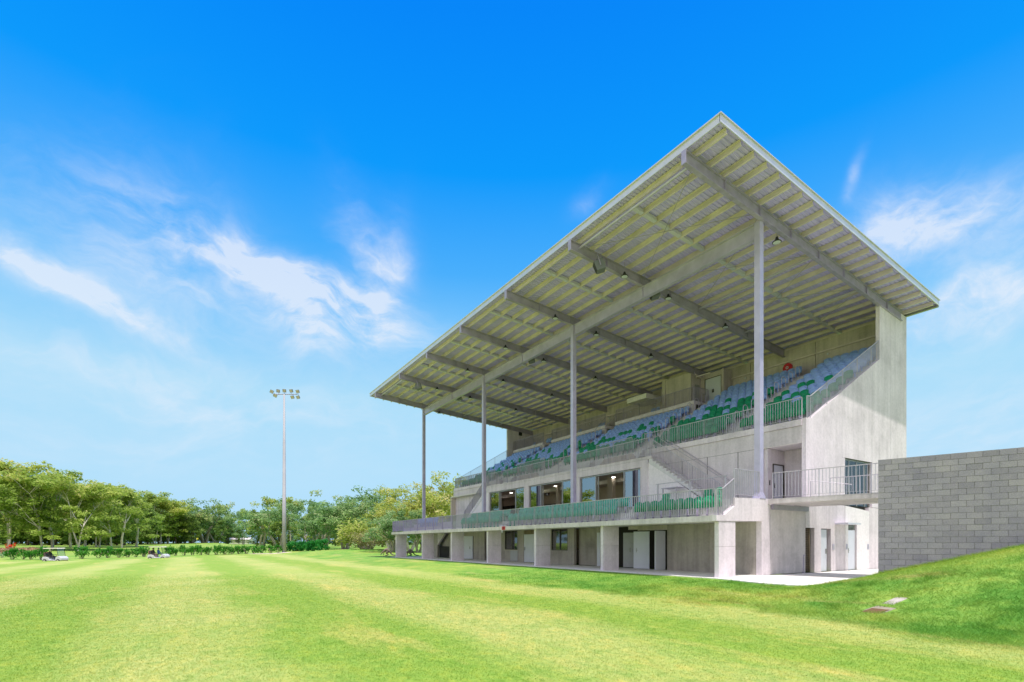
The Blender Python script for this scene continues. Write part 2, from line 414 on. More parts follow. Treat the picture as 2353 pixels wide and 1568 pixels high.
# far end wall
w = MB(); w.prism([(24.88,ZL),(35.95,ZL),(35.95,rt(35.95)-.03),(31.7,rt(31.7)-.03),(31.7,sl(31.7)),(25.29,sl(25.29)),(24.88,7.36)], 'y', YF-.02, YF+.18)
w.box(24.88,35.95,YF-.02,YF+.18,0,ZL-.01); w.each('end_wall', M['conc_mid'], S)
MB().box(33.25,33.7,YF-.07,YF-.022,14.05,14.45).build('vent', M['black'], S)
# back wall with ragged colouring
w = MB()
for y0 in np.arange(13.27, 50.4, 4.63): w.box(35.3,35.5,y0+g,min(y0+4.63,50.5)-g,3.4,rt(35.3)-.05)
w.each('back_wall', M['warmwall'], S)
MB().box(35.51,35.9,13.3,50.5,0,14.2).build('back_wall', M['conc_mid'], S)
# conduit run and clamps along the top of the back wall
MB().bar((35.22,13.4,13.92),(35.22,50.4,13.92),.09,.09).build('conduit', M['purlin'], S)
for y in np.arange(14.2, 50, 2.9): MB().box(35.2,35.29,y-.05,y+.05,13.62,13.72).build('bulkhead_light', M['white'], S)
# --- ground floor front wall
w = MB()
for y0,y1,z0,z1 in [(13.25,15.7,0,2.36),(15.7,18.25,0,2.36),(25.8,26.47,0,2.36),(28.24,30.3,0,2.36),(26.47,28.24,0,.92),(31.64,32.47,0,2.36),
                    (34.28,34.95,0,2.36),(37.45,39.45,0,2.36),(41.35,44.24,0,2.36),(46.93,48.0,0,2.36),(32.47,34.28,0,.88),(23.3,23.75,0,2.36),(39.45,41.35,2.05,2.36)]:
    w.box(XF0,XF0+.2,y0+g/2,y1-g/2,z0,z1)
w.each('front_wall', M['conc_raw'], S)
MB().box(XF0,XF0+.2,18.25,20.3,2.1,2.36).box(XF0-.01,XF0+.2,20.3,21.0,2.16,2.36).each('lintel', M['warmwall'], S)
MB().box(21.65,21.8,23.75,25.8,0,2.36).build('recess_wall', M['conc_raw'], S)
MB().box(XF0+.21,XF0+.24,34.9,37.5,0,2.4).box(22.3,22.4,18.0,23.4,0,2.4).box(XF0+.2,22.4,17.95,18.0,0,2.4).box(22.0,22.1,39,42,0,2.4).each('shade_backing', M['dark'], S)  # near-black sheets that paint the dark of the openings
MB().prism([(0,44.24),(0,46.93),(1.21,46.93),(2.32,45.3),(2.32,44.24)][::1], 'x', 0, 0) if False else None
# under-stair recess with a sloping soffit
MB().prism([(44.24,1.1),(46.93,1.1),(46.93,1.21),(45.25,2.36),(44.24,2.36)], 'x', XF0+.5, XF0+.6).build('stair_soffit', M['conc_raw'], S)
MB().prism([(46.93,1.21),(46.93,2.36),(45.25,2.36)], 'x', XF0+.01, XF0+.2).build('front_wall', M['conc_mid'], S)
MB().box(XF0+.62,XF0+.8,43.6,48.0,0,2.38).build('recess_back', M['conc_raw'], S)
MB().box(XF0+.25,XF0+.4,44.2,46.95,0,1.1).each('shade_backing', M['dark'], S)  # near-black sheet painting the shade under the stair
MB().box(XF0-.01,XF0+.2,32.47,33.45,.06,.86).build('counter_panel', M['greydoor'], S)
MB().box(XF0-.06,XF0+.2,32.4,34.3,.86,.9).build('counter_sill', M['cream'], S)
# windows of the ground floor
def window(y0, y1, z0, z1, mull, x=XF0):
    f = MB(); t = .06
    f.box(x+.02,x+.1,y0,y0+t,z0,z1).box(x+.02,x+.1,y1-t,y1,z0,z1).box(x+.02,x+.1,y0+t,y1-t,z0,z0+t).box(x+.02,x+.1,y0+t,y1-t,z1-t,z1)
    if mull: f.box(x+.015,x+.1,mull-.04,mull+.04,z0+t,z1-t)
    fr = f.build('window_frame', M['bronze'], S)
    MB().box(x+.055,x+.06,y0+t,y1-t,z0+t,z1-t).build('pane', M['winglass'], fr)
window(26.47,28.24,.92,2.37,27.3); window(32.47,34.28,.9,2.36,33.2)
w = MB().box(23.6,23.7,26,34.6,.0,2.3); w.each('room_wall', M['cream'], S)
MB().box(22.4,22.9,32.6,33.4,.9,1.5).box(22.6,23.2,33.6,34.2,.9,1.9).box(22.6,22.7,26.6,27.25,.95,2.3).each('kitchen_fitting', M['brown'], S)
# doors
def door(parent, name_label, poly, handle_at, mat='white', lever=True):
    d = poly.build('door', M[mat], parent)
    if name_label: d['label'] = name_label
    if handle_at:
        x, y, z, dx, dy = handle_at
        MB().box(x-.02,x+.02,y-.02,y+.02,z-.12,z+.12).bar((x+dx*.05,y+dy*.05,z),(x+dx*.05+dy*.12,y+dy*.05+dx*.12,z),.02,.02).build('handle', M['alu'], d)
    return d
def leaf(hx, hy, ang, wd, z0, z1, th=.045):
    mb = MB().box(0,wd,-th/2,th/2,z0,z1); return mb.xf(Matrix.Translation((hx,hy,0)) @ Matrix.Rotation(ang,4,'Z'))
door(S, 'white door leaf swung wide open beside the dark opening', leaf(XF0-.02,19.42,R(107),.93,.02,2.04), (21.0,20.15,1.02,-1,0))
door(S, 'white door leaf standing open edge-on', leaf(XF0-.02,18.36,R(186),.86,.02,2.04), None)
door(S, 'grey door leaf standing open inside the dark recess', leaf(XF0+.1,21.5,R(-64),.9,.02,2.0), (21.35,20.98,1.02,-1,0), 'greydoor')
door(S, 'white door leaf standing ajar', leaf(XF0+.02,23.62,R(-96),.3,.02,2.05), None)
door(S, 'white door closed between blade columns', MB().box(XF0+.03,XF0+.08,30.35,31.62,.02,2.05), (XF0,31.5,1.0,-1,0))
MB().box(XF0+.05,XF0+.09,30.32,31.62,2.06,2.36).build('louvre', M['brown'], S)
door(S, 'white door open a little beside a dark gap', leaf(XF0+.03,41.28,R(-82),1.35,.02,2.04), (XF0,40.1,1.0,-1,0))
MB().box(XF0+.06,XF0+.1,39.45,41.3,2.05,2.34).build('louvre', M['brown'], S)
# blade columns
for k, y in enumerate(G):
    MB().box(18.28,19.38,y-.0 if k == 0 else y-.1,y+.2 if k == 0 else y+.1,0,1.26).box(18.28,19.38,y if k == 0 else y-.1,y+.2 if k == 0 else y+.1,1.268,ZS0).build('blade_column', M['conc'], S)
# pier under the first steel column
MB().box(21.24,21.86,YN-.02,YN+.24,0,2.37).build('pier', M['conc'], S)
# --- balcony slab: front step, second step, clubroom floor
b = MB()
b.box(18.1,19.3,YN+.185,51.35,ZS0,ZS1); b.build('balcony_slab', M['slab'], S)
b = MB().box(19.3,20.2,YN+.2,51.3,2.36,2.95).box(20.2,24.2,YN+.2,50.5,2.37,ZL); b.each('balcony_step', M['tread'], S)
b = MB(); 
b.box(18.8,19.05,18.45,19.4,2.54,2.74).box(19.05,19.29,18.45,19.4,2.54,2.94).box(19.7,19.95,18.45,19.4,2.96,3.15).box(19.95,20.19,18.45,19.4,2.96,3.33)
b.box(18.8,19.05,30.2,31.1,2.54,2.74).box(19.05,19.29,30.2,31.1,2.54,2.94).box(19.7,19.95,30.2,31.1,2.96,3.15)
b.each('aisle_step', M['tread'], S)
# side parapet with a sloped shoulder, bright in the sun
MB().prism([(18.1,ZS0+.01),(21.85,ZS0+.08),(21.85,3.36),(19.31,3.30),(19.31,2.95),(18.62,2.56),(18.1,2.54)], 'y', YN-.02, YN+.18).build('side_parapet', M['conc'], S)
# --- walkway deck to the end wall
dk = Vector((.78,-3.97,0)).normalized(); dn = Vector((-dk.y, dk.x, 0))
def dp(base, t, z): q = base+dk*t; return (q.x, q.y, z)
A0 = Vector((21.7,YN-.025,0)); B0 = Vector((25.15,YN-.03,0))
d = MB().hexa([dp(A0,11,3.14),dp(B0,11,3.14),dp(B0,0,3.14),dp(A0,0,3.14),dp(A0,11,3.35),dp(B0,11,3.35),dp(B0,0,3.35),dp(A0,0,3.35)])
d.build('walkway_deck', M['slab'], S)
MB().box(21.95,24.9,YN-.12,YN-.005,2.9,3.12).build('edge_angle', M['steel_dk'], S)
# L1 recess beside the end wall: door wall, side wall, soffit
MB().box(24.98,25.40,15.0,15.2,ZL,6.2).box(26.40,27.3,15.0,15.2,ZL,6.2).box(25.40,26.40,15.0,15.2,5.47,6.2).each('recess_wall', M['conc_mid'], S)
MB().box(26.45,26.65,13.26,14.99,ZL,6.2).each('recess_wall', M['conc_mid'], S)
MB().box(24.9,26.7,13.26,15.4,6.21,6.3).build('soffit', M['conc_white'], S)
MB().box(24.9,28,13.27,16,3.28,ZL).build('recess_floor', M['slab'], S)
fr = MB().box(25.41,25.45,14.96,15.05,ZL,5.46).box(26.35,26.39,14.96,15.05,ZL,5.46).box(25.45,26.35,14.96,15.05,5.42,5.46); fr.build('door_frame', M['bronze'], S)
door(S, 'white door at the head of the walkway recess', MB().box(25.46,26.34,15.0,15.05,ZL+.02,5.41), (25.56,14.98,4.35,0,-1))
MB().box(25.1,25.16,14.975,14.995,4.35,4.6).build('switch_plate', M['black'], S)
# window in the end wall above the deck
f = MB()
for x in (28.66,29.25,30.1,31.0,31.5): f.box(x-.04,x+.04,YN+.10,YN+.16,ZL,5.74)
f.box(28.62,31.58,YN+.10,YN+.16,5.70,5.78); fr = f.build('window_frame', M['alu'], S)
MB().box(28.66,31.56,YN+.12,YN+.125,ZL+.02,5.7).build('pane', M['winglass'], fr)
MB().box(28.3,31.7,14.6,14.7,3.3,6).build('room_wall', M['cream'], S)
MB().box(29.3,29.7,14.5,14.59,3.35,5.6).box(30.6,30.9,14.5,14.59,3.35,5.6).each('room_column', M['bronze'], S)
MB().box(28.3,31.7,13.3,15.6,3.28,3.34).build('room_floor', M['slab'], S)
# end wall doors on the ground floor
door(S, 'white door in the sunlit end wall', MB().box(26.30,26.98,YN+.10,YN+.15,.02,2.08), (26.88,YN+.08,1.0,0,-1))
door(S, 'white door with louvre over it in the sunlit end wall', MB().box(28.95,29.78,YN+.06,YN+.11,.02,2.08), (29.05,YN+.04,1.02,0,-1))
lv = MB()
for z in np.arange(.06, 2.1, .085): lv.hexa([(24.85,YN+.1,z),(25.32,YN+.1,z),(25.32,YN+.17,z+.05),(24.85,YN+.17,z+.05),(24.85,YN+.1,z+.012),(25.32,YN+.1,z+.012),(25.32,YN+.17,z+.062),(24.85,YN+.17,z+.062)])
lv.box(25.32,25.37,YN+.08,YN+.18,.02,2.1).box(24.83,24.86,YN+.08,YN+.18,.02,2.1)
lv.build('louvre', M['brown'], S)
lv = MB()
for z in (2.12,2.19,2.26,2.33): lv.box(28.94,29.84,YN+.07,YN+.12,z,z+.035)
lv.build('louvre', M['alu'], S)
MB().box(27.57,28.9,YN-.62,YN-.014,2.34,2.42).build('door_canopy', M['fascia'], S)
MB().tube((24.55,YN-.06,.0),(24.55,YN-.06,.86),.018).tube((24.55,YN-.06,.84),(24.66,YN-.1,.84),.015).box(24.5,24.6,YN-.1,YN-.02,0,.05).build('standpipe', M['galv'], S)
def sign_plate(x, z, kind):
    s = MB().box(x-.1,x+.1,YN-.022,YN-.014,z-.14,z+.14).build('toilet_sign', M['galv_lt'], S)
    m = MB(); y0, y1 = YN-.028, YN-.0225
    if kind == 'pair':
        for dx in (-.05,.04):
            m.prism([(x+dx+.018*math.cos(a),z+.09+.018*math.sin(a)) for a in np.linspace(0,2*math.pi,8)[:-1]], 'y', y0, y1)
            m.prism([(x+dx-.03,z-.03),(x+dx+.03,z-.03),(x+dx+.015,z+.06),(x+dx-.015,z+.06)], 'y', y0, y1).box(x+dx-.015,x+dx+.015,y0,y1,z-.1,z-.031)
    else:
        m.prism([(x+.055*math.cos(a),z-.05+.055*math.sin(a)) for a in np.linspace(0,2*math.pi,12)[:-1]], 'y', y0, y1)
        m.box(x-.02,x+.01,y0,y1,z+.01,z+.08).prism([(x-.01+.02*math.cos(a),z+.105+.02*math.sin(a)) for a in np.linspace(0,2*math.pi,8)[:-1]], 'y', y0, y1)
    m.build('pictogram', M['greydoor'], s)
sign_plate(27.42,1.22,'pair'); sign_plate(28.78,1.22,'chair'); sign_plate(31.1,1.22,'pair')

# --- upper tier front
w = MB()
w.box(XT,XT+.2,13.26,22.6,6.24,7.02).box(XT,XT+.2,41.0,50.5,6.24,7.02); w.each('spandrel', M['conc_mid'], S)
w = MB().box(XT-.06,XT+.3,13.25,22.6,7.03,7.32).box(XT-.06,XT+.3,41.0,50.5,7.03,7.32); w.each('tier_lip', M['conc'], S)
w = MB()
for y0,y1 in [(15.2,16.6),(16.6,18.5),(18.5,20.2),(20.2,22.6),(41,44),(44,47),(47,50.76)]:
    w.box(XT,XT+.2,y0+g,y1-g,ZL,4.9 if y0 > 40 else 6.225)
    if y0 > 40: w.box(XT,XT+.2,y0+g,y1-g,4.915,6.225)
w.each('facade_panel', M['conc_mid'], S)
for y in (16.6,18.5,20.2): MB().box(XT+.005,XT+.19,y-.022,y+.022,ZL,6.22).build('panel_joint', M['bronze'], S)
MB().box(XT+.004,XT+.19,15.2,22.6,6.224,6.241).build('panel_joint', M['bronze'], S)
# walls of the flank at the clubroom ends, under the stairs
w = MB()
w.prism([(22.70,ZL),(22.70,6.3),(22.0,6.3),(19.9,4.93),(17.6,ZL+.03)][::-1], 'x', XG+.05, XG+.2)
w.prism([(41.5,ZL),(41.5,6.3),(42.4,6.3),(46.9,ZL+.03)], 'x', XG+.05, XG+.2)
w.each('flank_wall', M['conc_white'], S)
# --- clubroom front: head beam, pillars, sliding doors
w = MB().box(XG,XG+.35,22.1,41.7,6.12,6.54); w.build('head_beam', M['conc_mid'], S)
w = MB(); w.box(XG,25.75,21.8,41.9,6.548,6.72); w.build('gangway_slab', M['slab'], S)
w = MB()
for y0,y1 in ((22.1,22.7),(28.54,29.4),(35.0,35.7),(41.48,41.7)): w.box(XG+.01,XG+.34,y0,y1,ZL,6.12)
w.each('pillar', M['conc_mid'], S)
for y0,y1,gl in ((22.72,28.51,((22.8,24.2),(26.92,28.4))),(29.42,34.97,((29.5,30.65),(33.4,34.88))),(35.72,41.46,((35.8,37.12),(39.85,41.36)))):
    f = MB(); t = .08
    f.box(XG+.08,XG+.2,y0,y0+t,ZL,6.1).box(XG+.08,XG+.2,y1-t,y1,ZL,6.1).box(XG+.08,XG+.2,y0+t,y1-t,6.02,6.1)
    for a,bb in gl:
        for yy in (a,bb):
            if y0+.15 < yy < y1-.15: f.box(XG+.09,XG+.17,yy-.05,yy+.05,ZL,6.019)
        f.box(XG+.1,XG+.16,a+.05,bb-.05,ZL,ZL+.09)
    f.box(XG+.18,XG+.23,gl[1][0]-.2,gl[1][0]-.12,ZL,6.019)
    fr = f.build('sliding_door_frame', M['alu'], S)
    for a,bb in gl: MB().box(XG+.125,XG+.131,a+.03,bb-.03,ZL+.09,6.02).build('pane', M['glass'], fr)
# clubroom interior
MB().box(XG+.36,31.0,22.0,50.4,6.3,6.4).build('room_ceiling', M['ceil'], S)
MB().box(XG+.2,31.0,22.0,50.4,3.25,ZL+.005).build('room_floor', M['brown'], S)
MB().box(30.9,31.0,22,50.4,ZL,6.3).box(XG+.36,31,22.0,22.1,ZL,6.3).box(XG+.36,31,50.2,50.4,ZL,6.3).each('room_wall', M['cream'], S)
MB().box(30.84,30.89,48.7,51,ZL,5.6).box(30.84,30.89,46.7,48.6,ZL,5.6).box(30.84,30.89,39.3,42.6,ZL,5.3).box(30.84,30.89,32.6,34.4,ZL,5.15).each('room_door', M['dark'], S)
MB().box(26.85,27.2,28.2,28.7,ZL,6.29).box(26.9,27.1,34.78,35.1,ZL,6.29).each('room_column', M['cream'], S)
MB().box(27.6,28.0,22.1,50.2,6.0,6.29).build('room_beam', M['ceil'], S)
dl = MB()
for x in (25.4,26.9,29.0):
    for y in np.arange(23.4, 50, 2.35): dl.lathe([(.13,0),(.13,.02)], (x,y,6.275), 10)
dl.each('downlight', M['glow'], S)
ex = MB().box(27.9,27.96,37.42,37.95,5.72,5.98).build('exit_sign', M['black'], S)
MB().prism([(37.6,5.78),(37.68,5.78),(37.72,5.84),(37.78,5.79),(37.8,5.81),(37.73,5.9),(37.66,5.9)], 'x', 27.885, 27.899).lathe([(.025,0),(.025,.014)], (27.885,37.7,5.935), 8, 'x').build('running_figure', M['white'], ex)

# --- stairs from the balcony floor up to the gangway, at both ends
def stair(y_top, y_bot, ztop=6.72, zbot=ZL, n=19, x0=XG+.02, x1=24.86):
    mb = MB(); dy = (y_bot-y_top)/n; dz = (ztop-zbot)/n; s = 1 if dy > 0 else -1
    poly = []
    for i in range(n):
        poly += [(y_top+dy*i, ztop-dz*i), (y_top+dy*i, ztop-dz*(i+1))] if i else [(y_top, ztop-.001), (y_top, ztop-dz)]
        poly += [(y_top+dy*(i+1), ztop-dz*(i+1))]
    pts = []
    z = ztop; y = y_top; pts.append((y, z-.01))
    for i in range(n):
        pts.append((y, z-dz)); y += dy; z -= dz
        pts.append((y, z))
    pts.append((y, zbot-.001)) if abs(z-zbot) > .002 else None
    pts += [(y_bot-dy*1.2, zbot+.0), (y_top-.05*s, ztop-.42)]
    mb.prism(pts, 'x', x0, x1); return mb
stair(22.0, 17.0).build('stair', M['tread'], S)
stair(41.75, 46.75).build('stair', M['tread'], S)
# --- seating tier (stepped concrete)
t = MB()
def floor(r): return 7.1+.468*r
def rowx(r): return 25.0+.8*r
for r in range(12):
    spans = [(13.27, 24.0), (24.0, 25.2)] if r > 9 else [(13.27, 50.35)]
    if r == 0: spans = [(13.27, 22.0), (41.7, 50.35)]
    if 8 < r <= 9: spans = [(13.27, 25.2)]
    for y0, y1 in spans: t.box(rowx(r)+.11 if r == 0 else rowx(r), rowx(r)+.8 if r < 11 else 35.29, y0, y1, floor(r)-.62, floor(r)+.2 if r == 0 else floor(r))
t.build('seating_tier', M['tread'], S)
# aisles: half steps
AISLES = [(17.02,18.05),(24.1,25.15),(33.65,34.85),(43.05,44.35)]
a = MB()
for (y0,y1) in AISLES:
    for r in range(0, 11 if y0 < 25 else 9):
        if r == 0 and 22 < y0 < 41: continue
        a.box(rowx(r)+.4, rowx(r)+.798, y0, y1, floor(r)+.002 if r else floor(r)+.2, floor(r)+.234)
for y0,y1 in ((33.65,34.85),(43.05,44.35)):
    for i in range(5): a.box(32.21+.28*i, 33.6, y0, y1, 10.9+.18*i+.2, 10.9+.18*(i+1)+.2)
for y0,y1 in ((28.9,35.2),(24.0,24.2),(39.6,41.7)):
    for i in range(4): a.box(25.0+.18*i,25.79,y0,y1,6.73+.21*i,6.73+.21*(i+1)-.003)
a.each('aisle_step', M['tread'], S)
# riser wall behind the gangway, its shade put into the colour
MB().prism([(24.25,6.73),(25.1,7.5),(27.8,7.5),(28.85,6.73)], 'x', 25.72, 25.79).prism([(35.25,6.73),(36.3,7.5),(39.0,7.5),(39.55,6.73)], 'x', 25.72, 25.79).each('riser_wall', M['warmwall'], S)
# raised platforms at the back
p = MB(); q = MB()
for y0,y1 in ((25.25,33.6),(34.9,43.0),(44.4,50.35)):
    p.box(32.36,35.29,y0,y1,11.88,12.15); q.box(32.45,32.65,y0+.02,y1-.02,10.8,11.87)
p.each('platform', M['conc'], S); q.each('platform_wall', M['conc_mid'], S)
# rear rooms: door box and plant box
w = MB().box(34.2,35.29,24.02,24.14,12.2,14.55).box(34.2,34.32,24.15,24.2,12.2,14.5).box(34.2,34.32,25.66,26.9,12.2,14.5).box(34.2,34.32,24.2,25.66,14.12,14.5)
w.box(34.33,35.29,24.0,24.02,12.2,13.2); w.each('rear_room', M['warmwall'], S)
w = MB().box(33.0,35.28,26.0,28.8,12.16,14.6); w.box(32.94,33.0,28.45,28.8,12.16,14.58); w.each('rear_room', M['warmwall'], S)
MB().box(33.45,33.95,25.93,25.995,12.2,13.7).build('grille', M['alu'], S)
d = MB().box(34.23,34.27,24.24,25.62,12.17,14.08).build('door', M['white'], S); d['label'] = 'white double door of the rear stair room'
MB().box(34.17,34.225,24.86,24.9,12.95,13.2).box(34.17,34.225,24.96,25.0,12.95,13.2).build('handle', M['bronze'], d)
MB().box(34.19,34.24,24.2,24.235,12.16,14.12).box(34.19,34.24,25.625,25.66,12.16,14.12).box(34.19,34.24,24.236,25.624,14.085,14.12).build('door_frame', M['bronze'], S)
MB().bar((33.0,25.6,14.3),(34.1,25.8,14.2),.1,.1).bar((33.2,25.7,14.15),(33.2,24.4,14.15),.07,.07).each('pipework', M['purlin'], S)
MB().box(32.6,34.6,30.2,32.4,13.55,13.95).build('air_duct', M['conc_white'], S)

# --- railings
def railing(name, pts, h=1.06, step=.13, base=.09, mat='rail', post=1.8, bw=.034, bt=.012, capw=.05):
    mb = MB(); rl = MB()
    for a, b in zip(pts, pts[1:]):
        a = Vector(a); b = Vector(b); L = (b-a).length; d = (b-a)/L
        hd = Vector((d.x, d.y, 0)).normalized(); nrm = Vector((-hd.y, hd.x, 0)); up = Vector((0,0,1))
        n = max(1, int(round(L/step)))
        for i in range(0 if a == Vector(pts[0]) else 1, n+1):
            p = a+d*(L*i/n)
            ispost = (i % max(1, int(round(post/step))) == 0) or i == n
            ww, tt = (bw*1.9, bt*1.8) if ispost else (bw, bt)
            z0 = 0 if ispost else base
            c = []
            for zz in (z0-.06 if ispost else z0, h-.02):
                q = p+up*zz
                c += [q-nrm*ww/2-hd*tt/2, q+nrm*ww/2-hd*tt/2, q+nrm*ww/2+hd*tt/2, q-nrm*ww/2+hd*tt/2]
            mb.hexa(c)
        mb.bar(a+up*base, b+up*base, bw*.8, .012)
        rl.bar(a+up*h, b+up*h, capw, .03)
    o = mb.build(name, M[mat], S); rl.build('top_rail', M[mat], o); return o
M['rail_mauve'] = plain('mauve_cast_rail', (.46,.39,.60), .5, .2, .1, 4)  # mauve colour cast tinted into the far-end railing
railing('balustrade', [(18.24,13.2,2.53),(18.24,37.3,2.53)], 1.1)
railing('balustrade', [(18.24,37.43,2.53),(18.24,51.3,2.53)], 1.1, mat='rail_mauve', bw=.034)
railing('balustrade', [(18.24,13.12,2.53),(18.62,13.12,2.56),(19.38,13.12,3.02)], 1.08)
railing('balustrade', [(19.4,13.12,3.36),(21.3,13.12,3.36)], 1.16)
railing('balustrade', [(18.3,51.28,2.53),(24.8,51.28,3.0)], 1.1, mat='rail_mauve')
railing('balustrade', [tuple(A0+dk*.2+dn*-.0+Vector((0,0,3.35))), dp(A0,4.45,3.35)], 1.12)
railing('balustrade', [dp(B0+Vector((-.1,0,0)),.9,3.35), dp(B0+Vector((-.1,0,0)),5.2,3.35)], 1.06, post=1.2)
MB().path([(25.0,12.9,4.35),(25.4,11.3,4.05)], .015).path([(25.0,12.9,3.36),(25.0,12.9,4.35)], .025).build('ramp_handrail', M['rail'], S)
railing('balustrade', [(24.95,13.28,7.33),(24.95,21.9,7.33)], 1.06)
railing('balustrade', [(24.95,42.0,7.33),(24.95,50.4,7.33)], 1.06)
railing('balustrade', [(25.02,13.08,7.36),(25.3,13.08,7.38),(32.45,13.08,sl(32.45))], 1.06, bw=.018, bt=.016)
railing('balustrade', [(25.02,50.5,7.36),(25.3,50.5,7.38),(31.65,50.5,sl(31.65))], 1.06)
railing('balustrade', [(24.06,22.0,6.72),(24.06,41.75,6.72)], 1.14)
railing('balustrade', [(25.8,22.0,7.57),(25.8,24.0,7.57)], 1.06)
railing('balustrade', [(25.85,25.2,7.57),(25.85,28.8,7.57)], 1.06); railing('balustrade', [(25.85,35.3,7.57),(25.85,39.5,7.57)], 1.06)
railing('stair_balustrade', [(24.08,21.9,6.68),(24.08,17.05,3.44)], 1.1)
railing('stair_balustrade', [(24.08,41.85,6.68),(24.08,46.7,3.44)], 1.1)
MB().path([(24.8,21.4,7.7),(24.8,20.9,7.45),(24.8,17.0,4.75),(24.8,16.6,4.5)], .022).path([(24.62,21.6,7.75),(24.62,17.2,4.8)], .02).each('stair_handrail', M['rail'], S)
for y0,y1 in ((25.3,33.55),(34.95,42.95),(44.45,50.3)): railing('platform_balustrade', [(32.42,y0,12.15),(32.42,y1,12.15)], 1.05, .13, .08, 'steel_dk')
railing('platform_balustrade', [(32.42,25.28,12.15),(34.1,25.28,12.15)], 1.05, .13, .08, 'steel_dk')
for y in (33.6,34.9,43.0,44.4): MB().path([(31.2,y,11.6),(32.45,y,12.9),(33.7,y,13.15),(33.7,y,12.1)], .022).path([(31.2,y,10.6),(31.2,y,11.6)], .022).each('stair_handrail', M['rail'], S)
# balcony mid rail and counter
m = MB(); m.bar((20.5,14.2,4.42),(20.5,18.3,4.42),.09,.03)
for y in (14.3,16.2,18.2): m.box(20.47,20.53,y-.03,y+.03,ZL,4.42)
m.build('guard_rail', M['rail'], S)
m = MB(); m.bar((23.6,19.3,4.55),(23.6,20.4,4.55),.7,.04); m.box(23.3,23.36,20.3,20.36,ZL,4.55).box(23.3,23.36,19.35,19.41,ZL,4.55); m.build('standing_bench', M['rail'], S)
# U-shaped handrails up the aisles
for (y0,y1) in AISLES:
    for r in range(1, 11 if y0 < 25 else 9, 1):
        if r % 2 == 0 and y0 > 25: continue
        y = y1-.04; x = rowx(r)+.1; z = floor(r); pts = [(x,y,z)]
        pts += [(x,y,z+.82)]+[(x+.22-.22*math.cos(t),y,z+.82+.16*math.sin(t)) for t in np.linspace(.4,math.pi-.4,6)]+[(x+.44,y,z+.82),(x+.44,y,z+.2)]
        MB().path(pts, .021).build('aisle_handrail', M['galv_lt'], S)

# --- steel structure and roof
X0, X1 = 16.15, 35.2
for k, y in enumerate(G):
    zt0, zt1 = rt(X0), rt(X1); rf = MB(); h = .5
    for s0, s1, w2 in ((0,-.03,.1), (-.03,-h+.03,.012), (-h+.03,-h,.1)):
        rf.hexa([(X0,y-w2,zt0+s1),(X1,y-w2,zt1+s1),(X1,y+w2,zt1+s1),(X0,y+w2,zt0+s1),(X0,y-w2,zt0+s0),(X1,y-w2,zt1+s0),(X1,y+w2,zt1+s0),(X0,y+w2,zt0+s0)])
    for x in list(np.arange(18.6, 35, 2.45)): rf.box(x-.012,x+.012,y-.09,y+.09,rt(x)-.46,rt(x)-.04)
    rf.box(X0-.02,X0,y-.11,y+.11,zt0-h-.01,zt0+.01)
    rf.build('rafter', M['steel_dk'] if k else M['galv'], S)
for y in (G[0],G[2],G[4],G[6]):
    c = MB().box(21.185,21.455,y+.03 if y == G[0] else y-.135,y+.30 if y == G[0] else y+.135,ZL,rt(21.3)-.5)
    yb = y+.165 if y == G[0] else y
    c.hexa([(21.1,yb-.2,ZL+.002),(21.54,yb-.2,ZL+.002),(21.54,yb+.2,ZL+.002),(21.1,yb+.2,ZL+.002),(21.18,yb-.14,ZL+.28),(21.46,yb-.14,ZL+.28),(21.46,yb+.14,ZL+.28),(21.18,yb+.14,ZL+.28)]) if y == G[0] else c.box(21.0,21.64,yb-.3,yb+.3,ZL+.002,ZL+.03)
    c.build('steel_column', M['galv_lt'], S)
gd = MB(); zt = rt(21.32)-.51
gd.box(21.2,21.44,13.4,50.4,zt-.03,zt).box(21.3,21.34,13.4,50.4,zt-.64,zt-.03).box(21.2,21.44,13.4,50.4,zt-.67,zt-.64)
for y in G[1:-1]: gd.box(21.22,21.42,y-.015,y+.015,zt-.64,zt-.03)
gd.build('girder', M['galv_lt'], S)
YR0, YR1 = 11.58, 52.6
for i in range(23):
    x = 16.75+i*.855; z = rt(x); y0, y1 = YR0+.06, YR1-.06
    p = MB()   # Z-section
    p.box(x-.012,x+.012,y0,y1,z+.02,z+.22).box(x-.075,x-.012,y0,y1,z+.198,z+.22).box(x+.012,x+.075,y0,y1,z+.02,z+.042)
    p.build('purlin', M['purlin'], S)
# bridging between purlins halfway along each bay
for a, b in zip(G, G[1:]):
    ym = (a+b)/2; br = MB()
    for i in range(22):
        x = 16.75+i*.855; br.hexa([(x+.03,ym-.10,rt(x)+.03),(x+.82,ym-.10,rt(x+.82)+.03),(x+.82,ym+.10,rt(x+.82)+.03),(x+.03,ym+.10,rt(x)+.03),
                                   (x+.03,ym-.10,rt(x)+.19),(x+.82,ym-.10,rt(x+.82)+.19),(x+.82,ym+.10,rt(x+.82)+.19),(x+.03,ym+.10,rt(x)+.19)])
    br.build('bridging', M['fascia'], S)
